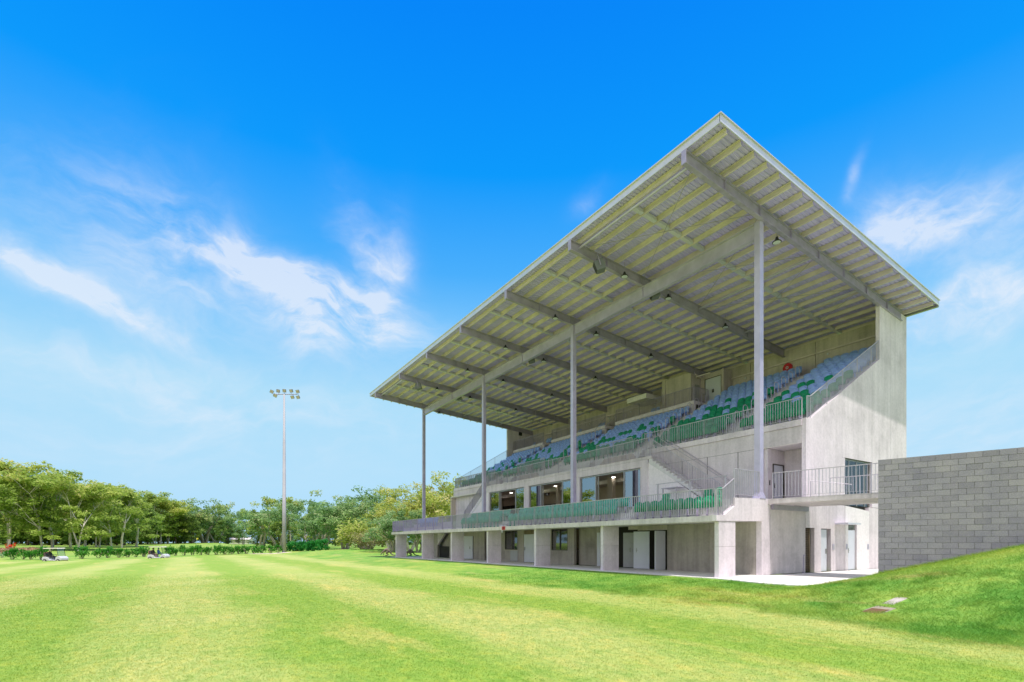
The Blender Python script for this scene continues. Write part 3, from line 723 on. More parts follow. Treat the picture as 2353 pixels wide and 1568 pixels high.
# ribbed sheet: real trapezoidal profile along Y
sh = MB(); ys = []; zs = []
y = YR0
while y < YR1:
    for dy, dz in ((0,0),(.12,0),(.135,.03),(.18,.03),(.195,0)): ys.append(y+dy); zs.append(dz)
    y += .2
for (x) in (16.3, 36.05):
    for yy, zz in zip(ys, zs): sh.v.append((x, yy, rt(x)+.224+zz))
n = len(ys)
for i in range(n-1): sh.f.append((i, n+i, n+i+1, i+1))
sh.build('roof_sheet', M['sheet'], S)
f = MB()
def zf(x): return rt(x)+.42
f.box(16.26,16.30,YR0-.02,YR1+.02,zf(16.3)-.30,zf(16.3)).box(16.20,16.32,YR0-.02,YR1+.02,zf(16.3)-.02,zf(16.3)+.02)
f.build('fascia', M['fascia'], S)
for ya, yb in ((YR0-.04,YR0),(YR1,YR1+.04)):
    f = MB().hexa([(16.26,ya,zf(16.26)-.28),(36.1,ya,zf(36.1)-.28),(36.1,yb,zf(36.1)-.28),(16.26,yb,zf(16.26)-.28),(16.26,ya,zf(16.26)),(36.1,ya,zf(36.1)),(36.1,yb,zf(36.1)),(16.26,yb,zf(16.26))])
    ym = (ya+yb)/2
    f.hexa([(16.22,ym-.07,zf(16.22)+.002),(36.14,ym-.07,zf(36.14)+.002),(36.14,ym+.07,zf(36.14)+.002),(16.22,ym+.07,zf(16.22)+.002),(16.22,ym-.07,zf(16.22)+.03),(36.14,ym-.07,zf(36.14)+.03),(36.14,ym+.07,zf(36.14)+.03),(16.22,ym+.07,zf(16.22)+.03)])
    f.build('barge_board', M['fascia'], S)
MB().box(36.02,36.2,YR0,YR1,rt(36.1)+.08,rt(36.1)+.26).build('gutter', M['alu'], S)
b = MB()
for ya, yb in ((G[0],G[1]),(G[5],G[6])):
    for x in (16.75, 26.0, 30.6): b.tube((x,ya,rt(x)-.18),(x,yb,rt(x)-.18),.055)
b.each('strut', M['galv_lt'], S)
b = MB()
for ya, yb in ((G[0],G[1]),(G[5],G[6])):
    for xa, xb in ((16.8,21.3),(21.3,26),(26,30.6),(30.6,35)):
        b.tube((xa,ya,rt(xa)-.12),(xb,yb,rt(xb)-.12),.014,n=5).tube((xa,yb,rt(xa)-.15),(xb,ya,rt(xb)-.15),.014,n=5)
b.each('bracing_rod', M['steel_dk'], S)
# red beacon with a small lamp on the balcony edge
bc = thing('alarm_beacon', 'small red alarm beacon with a dark mark on the balcony slab edge', 'beacon', (18.1,29.32,2.3))
MB().box(-.05,-.004,-.17,.17,.0,.22).build('housing', M['red'], bc)
MB().box(-.062,-.051,-.06,.06,.05,.17).build('mark', M['black'], bc)
MB().tube((-.03,.17,-.02),(-.03,.17,-.2),.05,.03).build('lamp', M['white'], bc)

# ------------------------------------------------------------------ seats
def seat_mesh(name, mat, parts=False):
    # tip-up seat: origin at floor under the bracket, occupant faces -X
    back = MB(); nu, nv = 9, 6; W = .226
    rows = []
    for j in range(nv+1):
        v = j/nv; z = .36+.46*v
        for i in range(nu):
            u = -1+2*i/(nu-1); y = u*W*(1-.10*v**3); zz = z-(.09*abs(u)**3 if j == nv else 0)*1.0
            x = .10+.11*v-.055*u*u*(.6+.4*v)
            back.v.append((x, y, zz))
    for k in (0, 1):
        if k: back.v += [(a+.022, b, c) for a, b, c in back.v[:nu*(nv+1)]]
    o = nu*(nv+1)
    for j in range(nv):
        for i in range(nu-1):
            a = j*nu+i; back.f.append((a, a+1, a+nu+1, a+nu)); back.f.append((o+a+nu, o+a+nu+1, o+a+1, o+a))
    for i in range(nu-1):
        back.f.append((i+1, i, o+i, o+i+1)); t0 = nv*nu+i; back.f.append((t0, t0+1, o+t0+1, o+t0))
    for j in range(nv):
        a = j*nu; back.f.append((a, a+nu, o+a+nu, o+a)); a = j*nu+nu-1; back.f.append((a+nu, a, o+a, o+a+nu))
    pan = MB(); P = [(.06,.36),(.035,.44),(.02,.56),(.035,.68),(.06,.70),(.085,.66),(.09,.50),(.10,.38)]
    nn = 7
    for i in range(nn):
        u = -1+2*i/(nn-1); e = (1-.35*abs(u)**4)
        for x, z in P: pan.v.append((x+.018*u*u, u*.20, .40+(z-.40)*e if z > .4 else z))
    m = len(P)
    for i in range(nn-1):
        for k in range(m):
            k2 = (k+1) % m; pan.f.append((i*m+k, i*m+k2, (i+1)*m+k2, (i+1)*m+k))
    pan.f.append(tuple(range(m))[::-1]); pan.f.append(tuple((nn-1)*m+k for k in range(m)))
    leg = MB().box(.06,.13,-.03,.03,0,.42).box(.02,.16,-.07,.07,0,.015)
    return back, pan, leg
def mesh_of(mb, name, mat, smooth=True):
    me = bpy.data.meshes.new(name); me.from_pydata(mb.v, [], mb.f); me.update()
    if smooth: me.polygons.foreach_set('use_smooth', [True]*len(me.polygons))
    me.materials.append(mat); return me
def joined(back, pan, leg):
    j = MB()
    for q in (back, pan, leg):
        n = len(j.v); j.v += q.v; j.f += [tuple(n+i for i in f) for f in q.f]
    return j
bk, pn, lg = seat_mesh('seat', None)
for q_ in (bk, pn, lg): q_.v = [(a*1.04, b*1.07, c*1.11) for a, b, c in q_.v]
SEATM = {}
for c in ('green_seat','blue_seat','teal_seat'):
    SEATM[c] = (mesh_of(bk,'backrest',M[c]), mesh_of(pn,'seat_pan',M[c]), mesh_of(lg,'bracket',M['galv']), mesh_of(joined(bk,pn,lg),'stadium_seat',M[c]))
seats = []      # (x, y, z, colour, area)
def rowseats(y0, y1, pitch=.5):
    n = int((y1-y0)/pitch+.001); off = (y1-y0-n*pitch)/2
    return [y0+off+pitch*(i+.5) for i in range(n)]
PN = [1,1,1,1,.85,.62,.35,.12,.03,0,0,0]; PF = [1,1,.85,.62,.42,.25,.10,0,0]
for r in range(12):
    blocks = [(13.45,17.0,'near'),(18.1,24.05,'mid')]
    if r < 9: blocks += [(25.2,33.6,'far'),(34.9,43.0,'far'),(44.4,50.3,'far')]
    for y0,y1,ar in blocks:
        if r == 0 and y0 > 25 and y1 < 44: continue
        for y in rowseats(max(y0,13.45), y1):
            if r == 0 and (y > 21.9) and (y < 42): continue
            pr = (PN if ar != 'far' else PF)[r]
            if ar == 'near' and r in (3,4,5,6): pr = pr if y > 15.3 else pr*.7
            seats.append((rowx(r)+.5, y, floor(r)+(.2 if r == 0 else 0), 'green_seat' if random.random() < pr else 'blue_seat', 'upper'))
for y in rowseats(13.25, 18.4): seats.append((18.82, y, 2.53, 'green_seat', 'row1'))
for y in rowseats(19.5, 30.1)+rowseats(31.2, 37.2): seats.append((18.82, y, 2.53, 'teal_seat', 'row1far'))
for y in rowseats(19.5, 30.1)+rowseats(31.2, 37.2): seats.append((19.72, y, 2.95, 'teal_seat', 'row2far'))
for y in (14.2, 14.72): seats.append((19.72, y, 2.95, 'green_seat', 'pair'))
seats.append((19.72, 17.1, 2.95, 'green_seat', 'single'))
for i in range(10): seats.append((19.72, 43.9+.5*i, 2.95, 'blue_seat', 'farblue'))
for y in (27.2,27.7,30.3,30.8,37.0,37.5,40.5,45.5,46,48.6): seats.append((34.0, y, 12.15, 'blue_seat', 'platform'))
LB = {('upper','green_seat'):('green tip-up seat on the steep upper tier under the roof','green seats of the upper tier'),
      ('upper','blue_seat'):('blue tip-up seat on the steep upper tier under the roof','blue seats of the upper tier'),
      ('row1','green_seat'):('green tip-up seat at the sunlit near end of the balcony front row','green seats at the near end of the balcony'),
      ('row1far','teal_seat'):('teal tip-up seat in the balcony front row below the glass doors','teal seats of the balcony front row'),
      ('row2far','teal_seat'):('teal tip-up seat in the balcony second row below the glass doors','teal seats of the balcony second row'),
      ('farblue','blue_seat'):('blue tip-up seat at the far end of the balcony','blue seats at the far end of the balcony'),
      ('platform','blue_seat'):('blue seat on a raised platform against the back wall','blue seats on the rear platforms'),
      ('single','green_seat'):('lone green tip-up seat above the balcony front row by the stair wall',None)}
seats.sort(key=lambda s: s[0]**2+s[1]**2+(s[2]-1.4)**2)
rest = {}
npair = 0
for i, (x, y, z, c, ar) in enumerate(seats):
    b_, p_, l_, all_ = SEATM[c]
    if i < 298 or ar in ('pair','single'):
        if ar == 'pair':
            lab, grp = (('left' if y > 14.5 else 'right')+' one of two green tip-up seats raised behind the near balcony row', None)
        else: lab, grp = LB[(ar, c)]
        if i < 110 or ar in ('pair','single'):
            o = thing('stadium_seat', lab, 'seat', (x, y, z), R(random.uniform(-2,2)), grp)
            for me_, nm in ((b_,'backrest'),(p_,'seat_pan'),(l_,'bracket')):
                q = bpy.data.objects.new(nm, me_); COL.objects.link(q); q.parent = o
        else:
            o = bpy.data.objects.new('stadium_seat', all_); COL.objects.link(o); o.location = (x, y, z); o.rotation_euler = (0,0,R(random.uniform(-2,2)))
            tag(o, lab, 'seat', grp)
    else: rest.setdefault(c, []).append((x, y, z))
allseat = MB(); mats = []; matidx = []
for c, pts in rest.items():
    mats.append(M[c]); jb = joined(bk, pn, lg)
    for x, y, z in pts:
        n = len(allseat.v); allseat.v += [(a+x, b+y, d+z) for a, b, d in jb.v]; allseat.f += [tuple(n+i for i in f) for f in jb.f]; matidx += [len(mats)-1]*len(jb.f)
if allseat.v:
    o = allseat.build('stadium_seats', mats[0], smooth=True)
    for m_ in mats[1:]: o.data.materials.append(m_)
    o.data.polygons.foreach_set('material_index', matidx); tag(o, 'distant rows of blue and green seats toward the far end of the stand', 'seat', kind='stuff')

# ------------------------------------------------------------------ hanging lamps, speakers, hose reels
def pendant(label):
    t_ = thing('pendant_lamp', label, 'lamp', (0,0,0), 0, 'bell lamps hung under the roof')
    MB().tube((0,0,0),(0,0,.62),.012,n=6).build('rod', M['galv'], t_)
    MB().lathe([(.05,.1),(.07,.02),(.11,-.06),(.19,-.12),(.2,-.15)], (0,0,0), 16).build('shade', M['black'], t_, True)
    MB().lathe([(.165,-.152),(.165,-.16)], (0,0,0), 16).build('lens', M['white'], t_)
    return t_
P0 = None
WHERE = ['nearest the field','in the middle','nearest the back wall']
for k in range(7):
    xs = [22.95] if k in (0, 6) else [19.65, 23.05, 28.25]
    for i, x in enumerate(xs):
        if k in (0, 6): lab = 'black bell lamp under the %s roof rafter' % ('near end' if k == 0 else 'far end')
        else: lab = 'black bell lamp on the %s rafter from the near end, %s' % (ORD[k], WHERE[i])
        o = pendant(lab) if P0 is None else copy_tree(P0); P0 = P0 or o
        o['label'] = lab; y = G[k]-(.25 if k else -.3)
        o.location = (x, y, rt(x)-.5)
SP0 = None
for x, k, lab in ((17.8,1,'grey loudspeaker hung forward of the girder near the roof front edge, near half'),(21.8,1,'grey loudspeaker hung just behind the girder, nearest of them'),
                  (17.8,5,'small-looking grey loudspeaker near the far roof corner'),(21.85,3,'grey loudspeaker behind the girder halfway along the roof'),(21.85,5,'grey loudspeaker behind the girder toward the far end')):
    if SP0 is None:
        o = thing('loudspeaker', lab, 'loudspeaker', (0,0,0), 0, 'loudspeakers under the roof'); SP0 = o
        c = MB().hexa([(-.22,-.2,-.28),(.22,-.26,-.28),(.22,.26,-.28),(-.22,.2,-.28),(-.26,-.2,.22),(.2,-.26,.28),(.2,.26,.28),(-.26,.2,.22)])
        c.build('cabinet', M['speaker'], o, bevel=.02)
        MB().hexa([(-.245,-.17,-.24),(-.225,-.17,-.25),(-.225,.17,-.25),(-.245,.17,-.24),(-.285,-.17,.18),(-.262,-.17,.19),(-.262,.17,.19),(-.285,.17,.18)]).build('grille', M['black'], o)
        MB().box(-.02,.02,-.3,-.27,-.1,.42).box(-.02,.02,.27,.3,-.1,.42).box(-.02,.02,-.3,.3,.42,.46).build('bracket', M['galv'], o)
    else: o = copy_tree(SP0); o['label'] = lab
    o.location = (x, G[k]-.35, rt(x)-.82); o.rotation_euler = (R(0), R(-18), R(-35))
def hose_reel(y, z, lab, x=35.29):
    h = thing('hose_reel', lab, 'hose reel', (x, y, z))
    MB().lathe([(.3,-.05),(.32,-.06),(.32,-.16),(.3,-.17),(.27,-.15)], (0,0,0), 24, 'x').build('drum', M['red'], h)
    MB().lathe([(.10,-.171),(.10,-.18)], (0,0,0), 16, 'x').build('emblem', M['white'], h)
    MB().lathe([(.05,-.181),(.05,-.186)], (0,0,0), 12, 'x').build('hub', M['red'], h)
    MB().box(-.16,0,-.04,.04,-.1,.1).build('bracket', M['red'], h)
hose_reel(19.7, 13.5, 'round red hose reel with white centre on the rear wall above the near seats')
hose_reel(38.6, 12.75, 'small red hose reel on the rear wall behind the middle platform', 35.29)

# ------------------------------------------------------------------ block wall
bw = thing('block_wall', 'grey concrete block retaining wall rising from the grass bank', 'wall', (0,0,0))
wd = Vector((1.0,-3.61,0)).normalized(); wn = Vector((-wd.y, wd.x, 0)); W0 = Vector((21.2,8.56,0))
blk = MB(); tone = []
nb = 34
for c in range(28):
    z1 = 4.41-.2*c; z0 = z1-.188
    off = 0 if c % 2 == 0 else -.2
    for i in range(nb):
        u0 = max(0, off+.4*i); u1 = off+.4*(i+1)-.012
        if u1 <= u0: continue
        jit = random.uniform(0,.004); p0 = W0+wd*u0; p1 = W0+wd*u1
        q = []
        for zz in (z0, z1):
            for pp, nn_ in ((p0,jit),(p1,jit),(p1,.19),(p0,.19)):
                v = pp+wn*nn_; q.append((v.x, v.y, zz))
        blk.hexa(q); tone += [random.random()]*8
me_blk = None
def block_mat():
    m, nt, b = newmat('concrete_block'); a_ = N(nt, 'ShaderNodeAttribute'); a_.attribute_name = 'tone'; p = pos(nt)
    c = ramp(nt, a_.outputs['Fac'], [(0,(.295,.275,.335)),(.3,(.335,.31,.375)),(.75,(.365,.34,.405)),(1,(.395,.367,.415))])
    n1 = noise(nt, p, 40, 3, .7); n2 = noise(nt, p, 1.3, 5, .6)
    c = mixc(nt, 1, c, ramp(nt, n1, [(.3,(.82,.82,.82)),(.7,(1.12,1.12,1.12))]), 'MULTIPLY')
    c = mixc(nt, 1, c, ramp(nt, n2, [(.3,(.86,.86,.9)),(.7,(1.08,1.06,1.02))]), 'MULTIPLY')
    nt.links.new(c, b.inputs['Base Color']); b.inputs['Roughness'].default_value = .9; bump(nt, b, n1, .5, .006); return m
o = blk.build('blockwork', block_mat(), bw)
o.data.attributes.new('tone','FLOAT','POINT').data.foreach_set('value', np.array(tone, np.float32))
q0, q1 = W0+wd*.01, W0+wd*13.5
mo = MB().hexa([tuple(q0+wn*.014)[:2]+(-1.2,), tuple(q1+wn*.014)[:2]+(-1.2,), tuple(q1+wn*.18)[:2]+(-1.2,), tuple(q0+wn*.18)[:2]+(-1.2,),
                tuple(q0+wn*.014)[:2]+(4.405,), tuple(q1+wn*.014)[:2]+(4.405,), tuple(q1+wn*.18)[:2]+(4.405,), tuple(q0+wn*.18)[:2]+(4.405,)])
mo.build('mortar', plain('mortar', (.30,.28,.29), .9, 0, .15, 8), bw)
# pit covers in the bank
pc = thing('pit_cover', 'pale rectangular concrete pit cover set in the grass bank', 'pit cover', (14.81,5.61,Hs(14.81,5.61)))
def bed(o, rz):
    x, y = o.location.x, o.location.y; e = .4
    nrm = Vector((-(Hs(x+e,y)-Hs(x-e,y))/(2*e), -(Hs(x,y+e)-Hs(x,y-e))/(2*e), 1)).normalized()
    o.rotation_euler = (nrm.to_track_quat('Z','Y').to_matrix() @ Matrix.Rotation(rz,3,'Z')).to_euler()
MB().box(-.29,.29,-.115,.115,-.1,.012).build('lid', M['conc_raw'], pc, bevel=.008); MB().box(-.31,.31,-.14,.14,-.12,.005).build('surround', M['conc_raw'], pc)
bed(pc, R(-86))
pg = thing('drain_grate', 'rusty slotted drain grate in a concrete surround, lower on the bank', 'drain', (13.97,5.62,Hs(13.97,5.62)))
MB().box(-.43,.43,-.24,.24,-.1,.006).build('surround', concrete('pit_concrete', (.34,.29,.22)), pg)
gm = MB()
for i in range(11): gm.box(-.04+i*.04,-.022+i*.04,-.19,.19,.008,.016)
gm.build('grate', plain('rust', (.30,.17,.09), .8, .2, .3, 12), pg)
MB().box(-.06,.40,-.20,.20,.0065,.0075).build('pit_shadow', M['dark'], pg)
bed(pg, R(-87))

# ------------------------------------------------------------------ light mast
px_, py_ = at((653-1176.5)/1183.5, 88)
zb = Hs(px_, py_)-.05
lm = thing('light_mast', 'tall galvanised floodlight mast beyond the field', 'light mast', (px_, py_, zb))
mast = plain('mast_steel', (.36,.35,.39), .6, .1, .1, .6); ZM = 27.05
MB().lathe([(.36,0),(.30,9),(.29,9.01),(.22,19),(.21,19.01),(.13,ZM)], (0,0,0), 14).build('pole', mast, lm, True)
MB().lathe([(.55,0),(.55,.06)], (0,0,0), 14).build('base_plate', M['galv'], lm)
rv = Vector((CY,-SY,0)); fv = Vector((SY,CY,0))
def hp(u, d, z):
    z = ZM+(z-ZM)*.72; q = rv*u*.73+fv*d*.73
    return (q.x, q.y, z)
arm = [hp(-1.95,-.9,ZM-.25),hp(-1.2,-.2,ZM-.05),hp(0,.1,ZM+.05),hp(1.2,0,ZM+.0),hp(3.3,-.5,ZM-.12)]
MB().path(arm, .07).path([hp(-1.95,-.9,ZM-.25),hp(-1.9,-1.5,ZM-.4)], .07).build('cross_arm', M['galv'], lm)
lens = plain('lamp_glass', (.62,.52,.46), .2, 0, .1, 6)
LP = [(-2.35,-1.2,.3,35,20),(-1.3,-.2,.75,10,8),(.05,0,.85,0,6),(1.7,-.1,.8,-8,-4),(3.35,-.5,.55,-12,-4),(-1.35,-1.6,-.75,30,25),(2.05,-.3,-.75,-8,-8),(3.5,-.6,-.85,-10,-8)]
for (u, d, dz, yaw, roll) in LP:
    fl = MB().hexa([(-.36,-.1,-.33),(.36,-.1,-.33),(.30,.2,-.28),(-.30,.2,-.28),(-.36,-.1,.33),(.36,-.1,.33),(.30,.2,.28),(-.30,.2,.28)])
    T = Matrix.Translation(hp(u,d,ZM+dz)) @ Matrix.Scale(.8,4) @ Matrix.Rotation(R(-32.6+yaw),4,'Z') @ Matrix.Rotation(R(roll),4,'Y') @ Matrix.Rotation(R(32),4,'X')
    fo = fl.xf(T).build('floodlight', M['speaker'], lm)
    MB().box(-.31,.31,-.125,-.102,-.28,-.02).box(-.31,.31,-.125,-.102,.02,.28).xf(T).build('lamp_glass', lens, fo)
    MB().path([hp(u,d,ZM+dz-.3*np.sign(dz)),hp(u,d+.2,ZM+.0)], .03).build('bracket', M['galv'], fo)
sp = MB(); c0 = at((620-1176.5)/1183.5, 84)
n = 22; ring = [(c0[0]+rv.x*3.6*math.cos(t)+fv.x*1.6*math.sin(t)*(1+.2*math.sin(3*t)), c0[1]+rv.y*3.6*math.cos(t)+fv.y*1.6*math.sin(t)) for t in np.linspace(0,2*math.pi,n+1)[:-1]]
sp.v = [(x,y,Hs(x,y)+.02) for x,y in ring]+[(c0[0],c0[1],Hs(*c0)+.06)]; sp.f = [(i,(i+1)%n,n) for i in range(n)]
tag(sp.build('sand', plain('bare_sand', (.68,.58,.42), .9, 0, .15, 2), smooth=True), 'bare pale sand patch by the mast foot', kind='structure')

# ------------------------------------------------------------------ vegetation
def leaf_mat(name, dark, mid, lite, dry=None):
    m, nt, b = newmat(name); a_ = N(nt, 'ShaderNodeAttribute'); a_.attribute_name = 'tone'
    oi = N(nt, 'ShaderNodeObjectInfo')
    c = ramp(nt, a_.outputs['Fac'], [(0,dark),(.5,mid),(.86,lite),(1,dry or lite)])
    c = mixc(nt, 1, c, ramp(nt, oi.outputs['Random'], [(0,(.86,.92,.82)),(.5,(1,1,1)),(1,(1.16,1.04,.86))]), 'MULTIPLY')
    nt.links.new(c, b.inputs['Base Color']); b.inputs['Roughness'].default_value = .55; b.inputs['Specular IOR Level'].default_value = .3
    out = nt.nodes['Material Output']; tl = N(nt, 'ShaderNodeBsdfTranslucent'); nt.links.new(c, tl.inputs[0])
    mx = N(nt, 'ShaderNodeMixShader'); mx.inputs[0].default_value = .52
    nt.links.new(b.outputs[0], mx.inputs[1]); nt.links.new(tl.outputs[0], mx.inputs[2]); nt.links.new(mx.outputs[0], out.inputs[0]); return m
L_GUM = leaf_mat('gum_leaves', (.22,.32,.05), (.36,.47,.09), (.52,.60,.15), (.62,.56,.24))
L_DK = leaf_mat('dark_leaves', (.13,.22,.05), (.22,.35,.08), (.34,.46,.11))
L_PB = leaf_mat('paperbark_leaves', (.13,.25,.09), (.23,.38,.15), (.37,.52,.22), (.46,.50,.28))
L_YL = leaf_mat('olive_leaves', (.25,.33,.06), (.41,.48,.10), (.57,.60,.18), (.66,.58,.3))
L_SH = leaf_mat('shrub_leaves', (.035,.18,.015), (.065,.29,.025), (.14,.42,.05))
L_HG = leaf_mat('hedge_leaves', (.01,.13,.02), (.02,.22,.03), (.05,.32,.05))
def bark_mat(name, a, b_):
    m, nt, b = newmat(name); p = objco(nt); n1 = noise(nt, p, 1.6, 5, .65, (1,1,.35))
    nt.links.new(ramp(nt, n1, [(.3,a),(.65,b_)]), b.inputs['Base Color']); b.inputs['Roughness'].default_value = .85; bump(nt, b, n1, .4, .05); return m
B_PALE = bark_mat('pale_bark', (.50,.41,.36), (.80,.73,.68)); B_DK = bark_mat('dark_bark', (.10,.075,.055), (.24,.18,.14)); B_GR = bark_mat('paper_bark', (.26,.21,.17), (.50,.43,.37))

def leaves_mesh(name, clumps, mat, size, per, up=.55):
    """many small leaf-sized quads spread through clump volumes; clumps: (x,y,z,rx,rz,tone)"""
    Vs = []; Ts = []
    for (x, y, z, rx, rz, tn) in clumps:
        n = max(6, int(per*rx*rx))
        d = rng.normal(size=(n,3)); d /= np.linalg.norm(d, axis=1)[:,None]; r = rng.random(n)**.45
        P = d*r[:,None]*np.array([rx, rx*(.8+.4*rng.random()), rz])+np.array([x,y,z])
        nr = rng.normal(size=(n,3)); nr[:,2] = np.abs(nr[:,2])+up; nr += d*.5; nr /= np.linalg.norm(nr,axis=1)[:,None]
        t = np.cross(nr, rng.normal(size=(n,3))); t /= np.linalg.norm(t,axis=1)[:,None]; bt = np.cross(nr, t)
        s = size*(.6+.8*rng.random(n))[:,None]
        Q = np.stack([P-t*s, P-bt*s*.42, P+t*s, P+bt*s*.42], 1); Vs.append(Q)
        Ts.append(np.clip(tn+.22*rng.normal(size=n), 0, 1))
    V = np.concatenate(Vs); T = np.concatenate(Ts); n = len(V)
    me = bpy.data.meshes.new(name); me.vertices.add(4*n); me.loops.add(4*n); me.polygons.add(n)
    me.vertices.foreach_set('co', V.reshape(-1).astype(np.float32)); me.loops.foreach_set('vertex_index', np.arange(4*n, dtype=np.int32))
    me.polygons.foreach_set('loop_start', np.arange(0, 4*n, 4, dtype=np.int32)); me.update(calc_edges=True)
    me.attributes.new('tone','FLOAT','POINT').data.foreach_set('value', np.repeat(T,4).astype(np.float32))
    me.materials.append(mat); return me
def limb(mb, p, d, L, r, seg, bend, out, up=.0, tip=.55):
    p = Vector(p); d = Vector(d).normalized(); pts = [p.copy()]
    for i in range(seg):
        d = (d+Vector((random.gauss(0,bend),random.gauss(0,bend),random.gauss(0,bend)*.6+up))).normalized()
        q = p+d*(L/seg); r0 = r*(1-(1-tip)*i/seg); r1 = r*(1-(1-tip)*(i+1)/seg)
        mb.tube(p, q, r0, r1, n=7, cap=False); p = q; pts.append(p.copy())
    out.append((p, d, r*tip)); return pts
def tree_proto(kind, seed):
    """unit tree about 16 m tall; returns trunk mesh and crown clumps"""
    random.seed(seed); mb = MB(); clumps = []
    if kind == 'gum':
        ends = []; n = random.choice((1,1,2))
        for s in range(n):
            a = random.uniform(0,6.28); base = (.35*s*math.cos(a), .35*s*math.sin(a), -.3)
            limb(mb, base, (random.gauss(0,.09),random.gauss(0,.09),1), random.uniform(3.8,6.5), .20/(n**.5), 5, .04, ends, .02, .75)
        lv1 = []
        for p, d, r in ends:
            for i in range(5 if n == 1 else 3):
                a = 6.28*i/5+random.uniform(-.5,.5)+p.x; lv = random.uniform(.7,1.5)
                limb(mb, p, (math.cos(a)*.62,math.sin(a)*.62,lv), random.uniform(3.2,5.2), r*.62, 4, .14, lv1, .05, .5)
        lv2 = []
        for p, d, r in lv1:
            for i in range(4):
                a = random.uniform(0,6.28); e = d+Vector((math.cos(a)*.8,math.sin(a)*.8,random.uniform(-.1,.55)))
                limb(mb, p, e, random.uniform(1.6,3.6), r*.6, 3, .16, lv2, .05, .4)
            a = random.uniform(0,6.28)
        for p, d, r in lv2:
            for i in range(2):
                o = Vector((random.gauss(0,.7),random.gauss(0,.7),random.gauss(.15,.35)))
                clumps.append((p.x+o.x,p.y+o.y,p.z+o.z,random.uniform(.8,1.4),random.uniform(.5,.9),random.uniform(.25,.8)))
        for p, d, r in lv1:
            if random.random() < .9: clumps.append((p.x+random.gauss(0,1),p.y+random.gauss(0,1),p.z-random.uniform(.3,1.6),random.uniform(.7,1.2),.5,random.uniform(.2,.55)))
        for p, d, r in ends:
            for i in range(16):
                a = random.uniform(0,6.28); rr = random.uniform(.6,4.4); clumps.append((p.x+rr*math.cos(a),p.y+rr*math.sin(a),p.z+random.uniform(-1.9,3.2),random.uniform(.7,1.3),random.uniform(.4,.7),random.uniform(.15,.6)))
    elif kind == 'round':
        ends = []; nst = random.choice((2,3,3))
        for s in range(nst):
            a = 6.28*s/nst; limb(mb, (.25*math.cos(a),.25*math.sin(a),-.3), (math.cos(a)*.35,math.sin(a)*.35,1), random.uniform(3,4.5), .3, 4, .1, ends, .02, .65)
        lv1 = []
        for p, d, r in ends:
            for i in range(5):
                a = random.uniform(0,6.28); limb(mb, p, d+Vector((math.cos(a)*.9,math.sin(a)*.9,random.uniform(-.2,.6))), random.uniform(2.4,4.6), r*.6, 4, .14, lv1, .04, .4)
        for p, d, r in lv1:
            for i in range(7):
                o = Vector((random.gauss(0,1.35),random.gauss(0,1.35),random.gauss(.1,1.2)))
                if p.z+o.z < .9: o.z = 1.2-p.z+random.random()
                clumps.append((p.x+o.x,p.y+o.y,p.z+o.z,random.uniform(.6,1.25),random.uniform(.5,.95),random.uniform(.15,.85)))
    elif kind == 'dark':
        ends = []; limb(mb, (0,0,-.3), (random.gauss(0,.05),random.gauss(0,.05),1), 9, .26, 5, .05, ends, .02, .5)
        for i in range(84):
            z = random.uniform(.8,15.5); w = 3.2*math.sin(min(1,(z+1.5)/7)*1.57)*(1 if z < 10 else max(.25,(16.5-z)/6.5)); a = random.uniform(0,6.28); r = w*random.random()**.5
            clumps.append((r*math.cos(a),r*math.sin(a),z,random.uniform(.8,1.5),random.uniform(.6,1.0),random.uniform(.1,.8)))
        for i in range(8):
            a = random.uniform(0,6.28); z = random.uniform(3.5,8); q = []; limb(mb, (0,0,z), (math.cos(a),math.sin(a),.5), 2.4, .08, 2, .1, q)
    return mb, clumps
PROTO = {}
def proto(kind, i, leafmat, barkmat, size=.24, per=62):
    key = (kind, i, leafmat.name)
    if key not in PROTO:
        mb, cl = tree_proto(kind, 100+i*17+len(kind))
        if kind == 'gum': top = max(c[2]+c[4] for c in cl)
        else: top = max(c[2]+c[4]*.8 for c in cl)
        PROTO[key] = (mesh_of(mb, 'trunk', barkmat), leaves_mesh('crown', cl, leafmat, size, per), top)
    return PROTO[key]
def plant_tree(name, label, cat, kind, i, lm_, bm_, x, y, h, group=None, wide=1.0, **kw):
    tr, cr, top = proto(kind, i, lm_, bm_, **kw)
    s = h/top; r_ = random.Random(int(x*13+y*7)); rz = r_.uniform(0,6.28)
    o = thing(name, label, cat, (x, y, Hs(x,y)), rz, group); o.scale = (s*wide, s*wide, s)
    for nm, me_ in (('trunk', tr), ('crown', cr)):
        q = bpy.data.objects.new(nm, me_); COL.objects.link(q); q.parent = o
    return o
def bearing(px): return (px-1176.5)/1183.5
# front row of gums on the left: (photo column, distance, height)
front = [(18,116,20.5),(96,112,17.5),(120,118,18),(162,134,17.5),(185,112,16.2),(197,136,17),(228,138,17.5),(256,121,15.8),(280,136,16.5),(313,146,16),(355,186,19.0),(370,190,18.5),(384,195,17)]
for i, (px, d, h) in enumerate(front):
    x, y = at(bearing(px), d)
    plant_tree('gum_tree', 'pale-trunked gum tree, %s from the left among the front gums across the fairway' % ORD[i], 'tree', 'gum', i % 6, L_GUM, B_PALE, x, y, h, 'gum trees along the left of the fairway', 1.12)
mid = [(412,205,18),(440,212,19),(470,215,18.5),(497,225,17),(522,235,14.5)]
for i, (px, d, h) in enumerate(mid):
    x, y = at(bearing(px), d)
    plant_tree('broadleaf_tree', 'round-crowned green tree closing the left treeline, %s from the left' % ORD[i], 'tree', 'round', i % 3, L_PB, B_GR, x, y, h, 'round trees at the right end of the left treeline', 1.1)
random.seed(31)
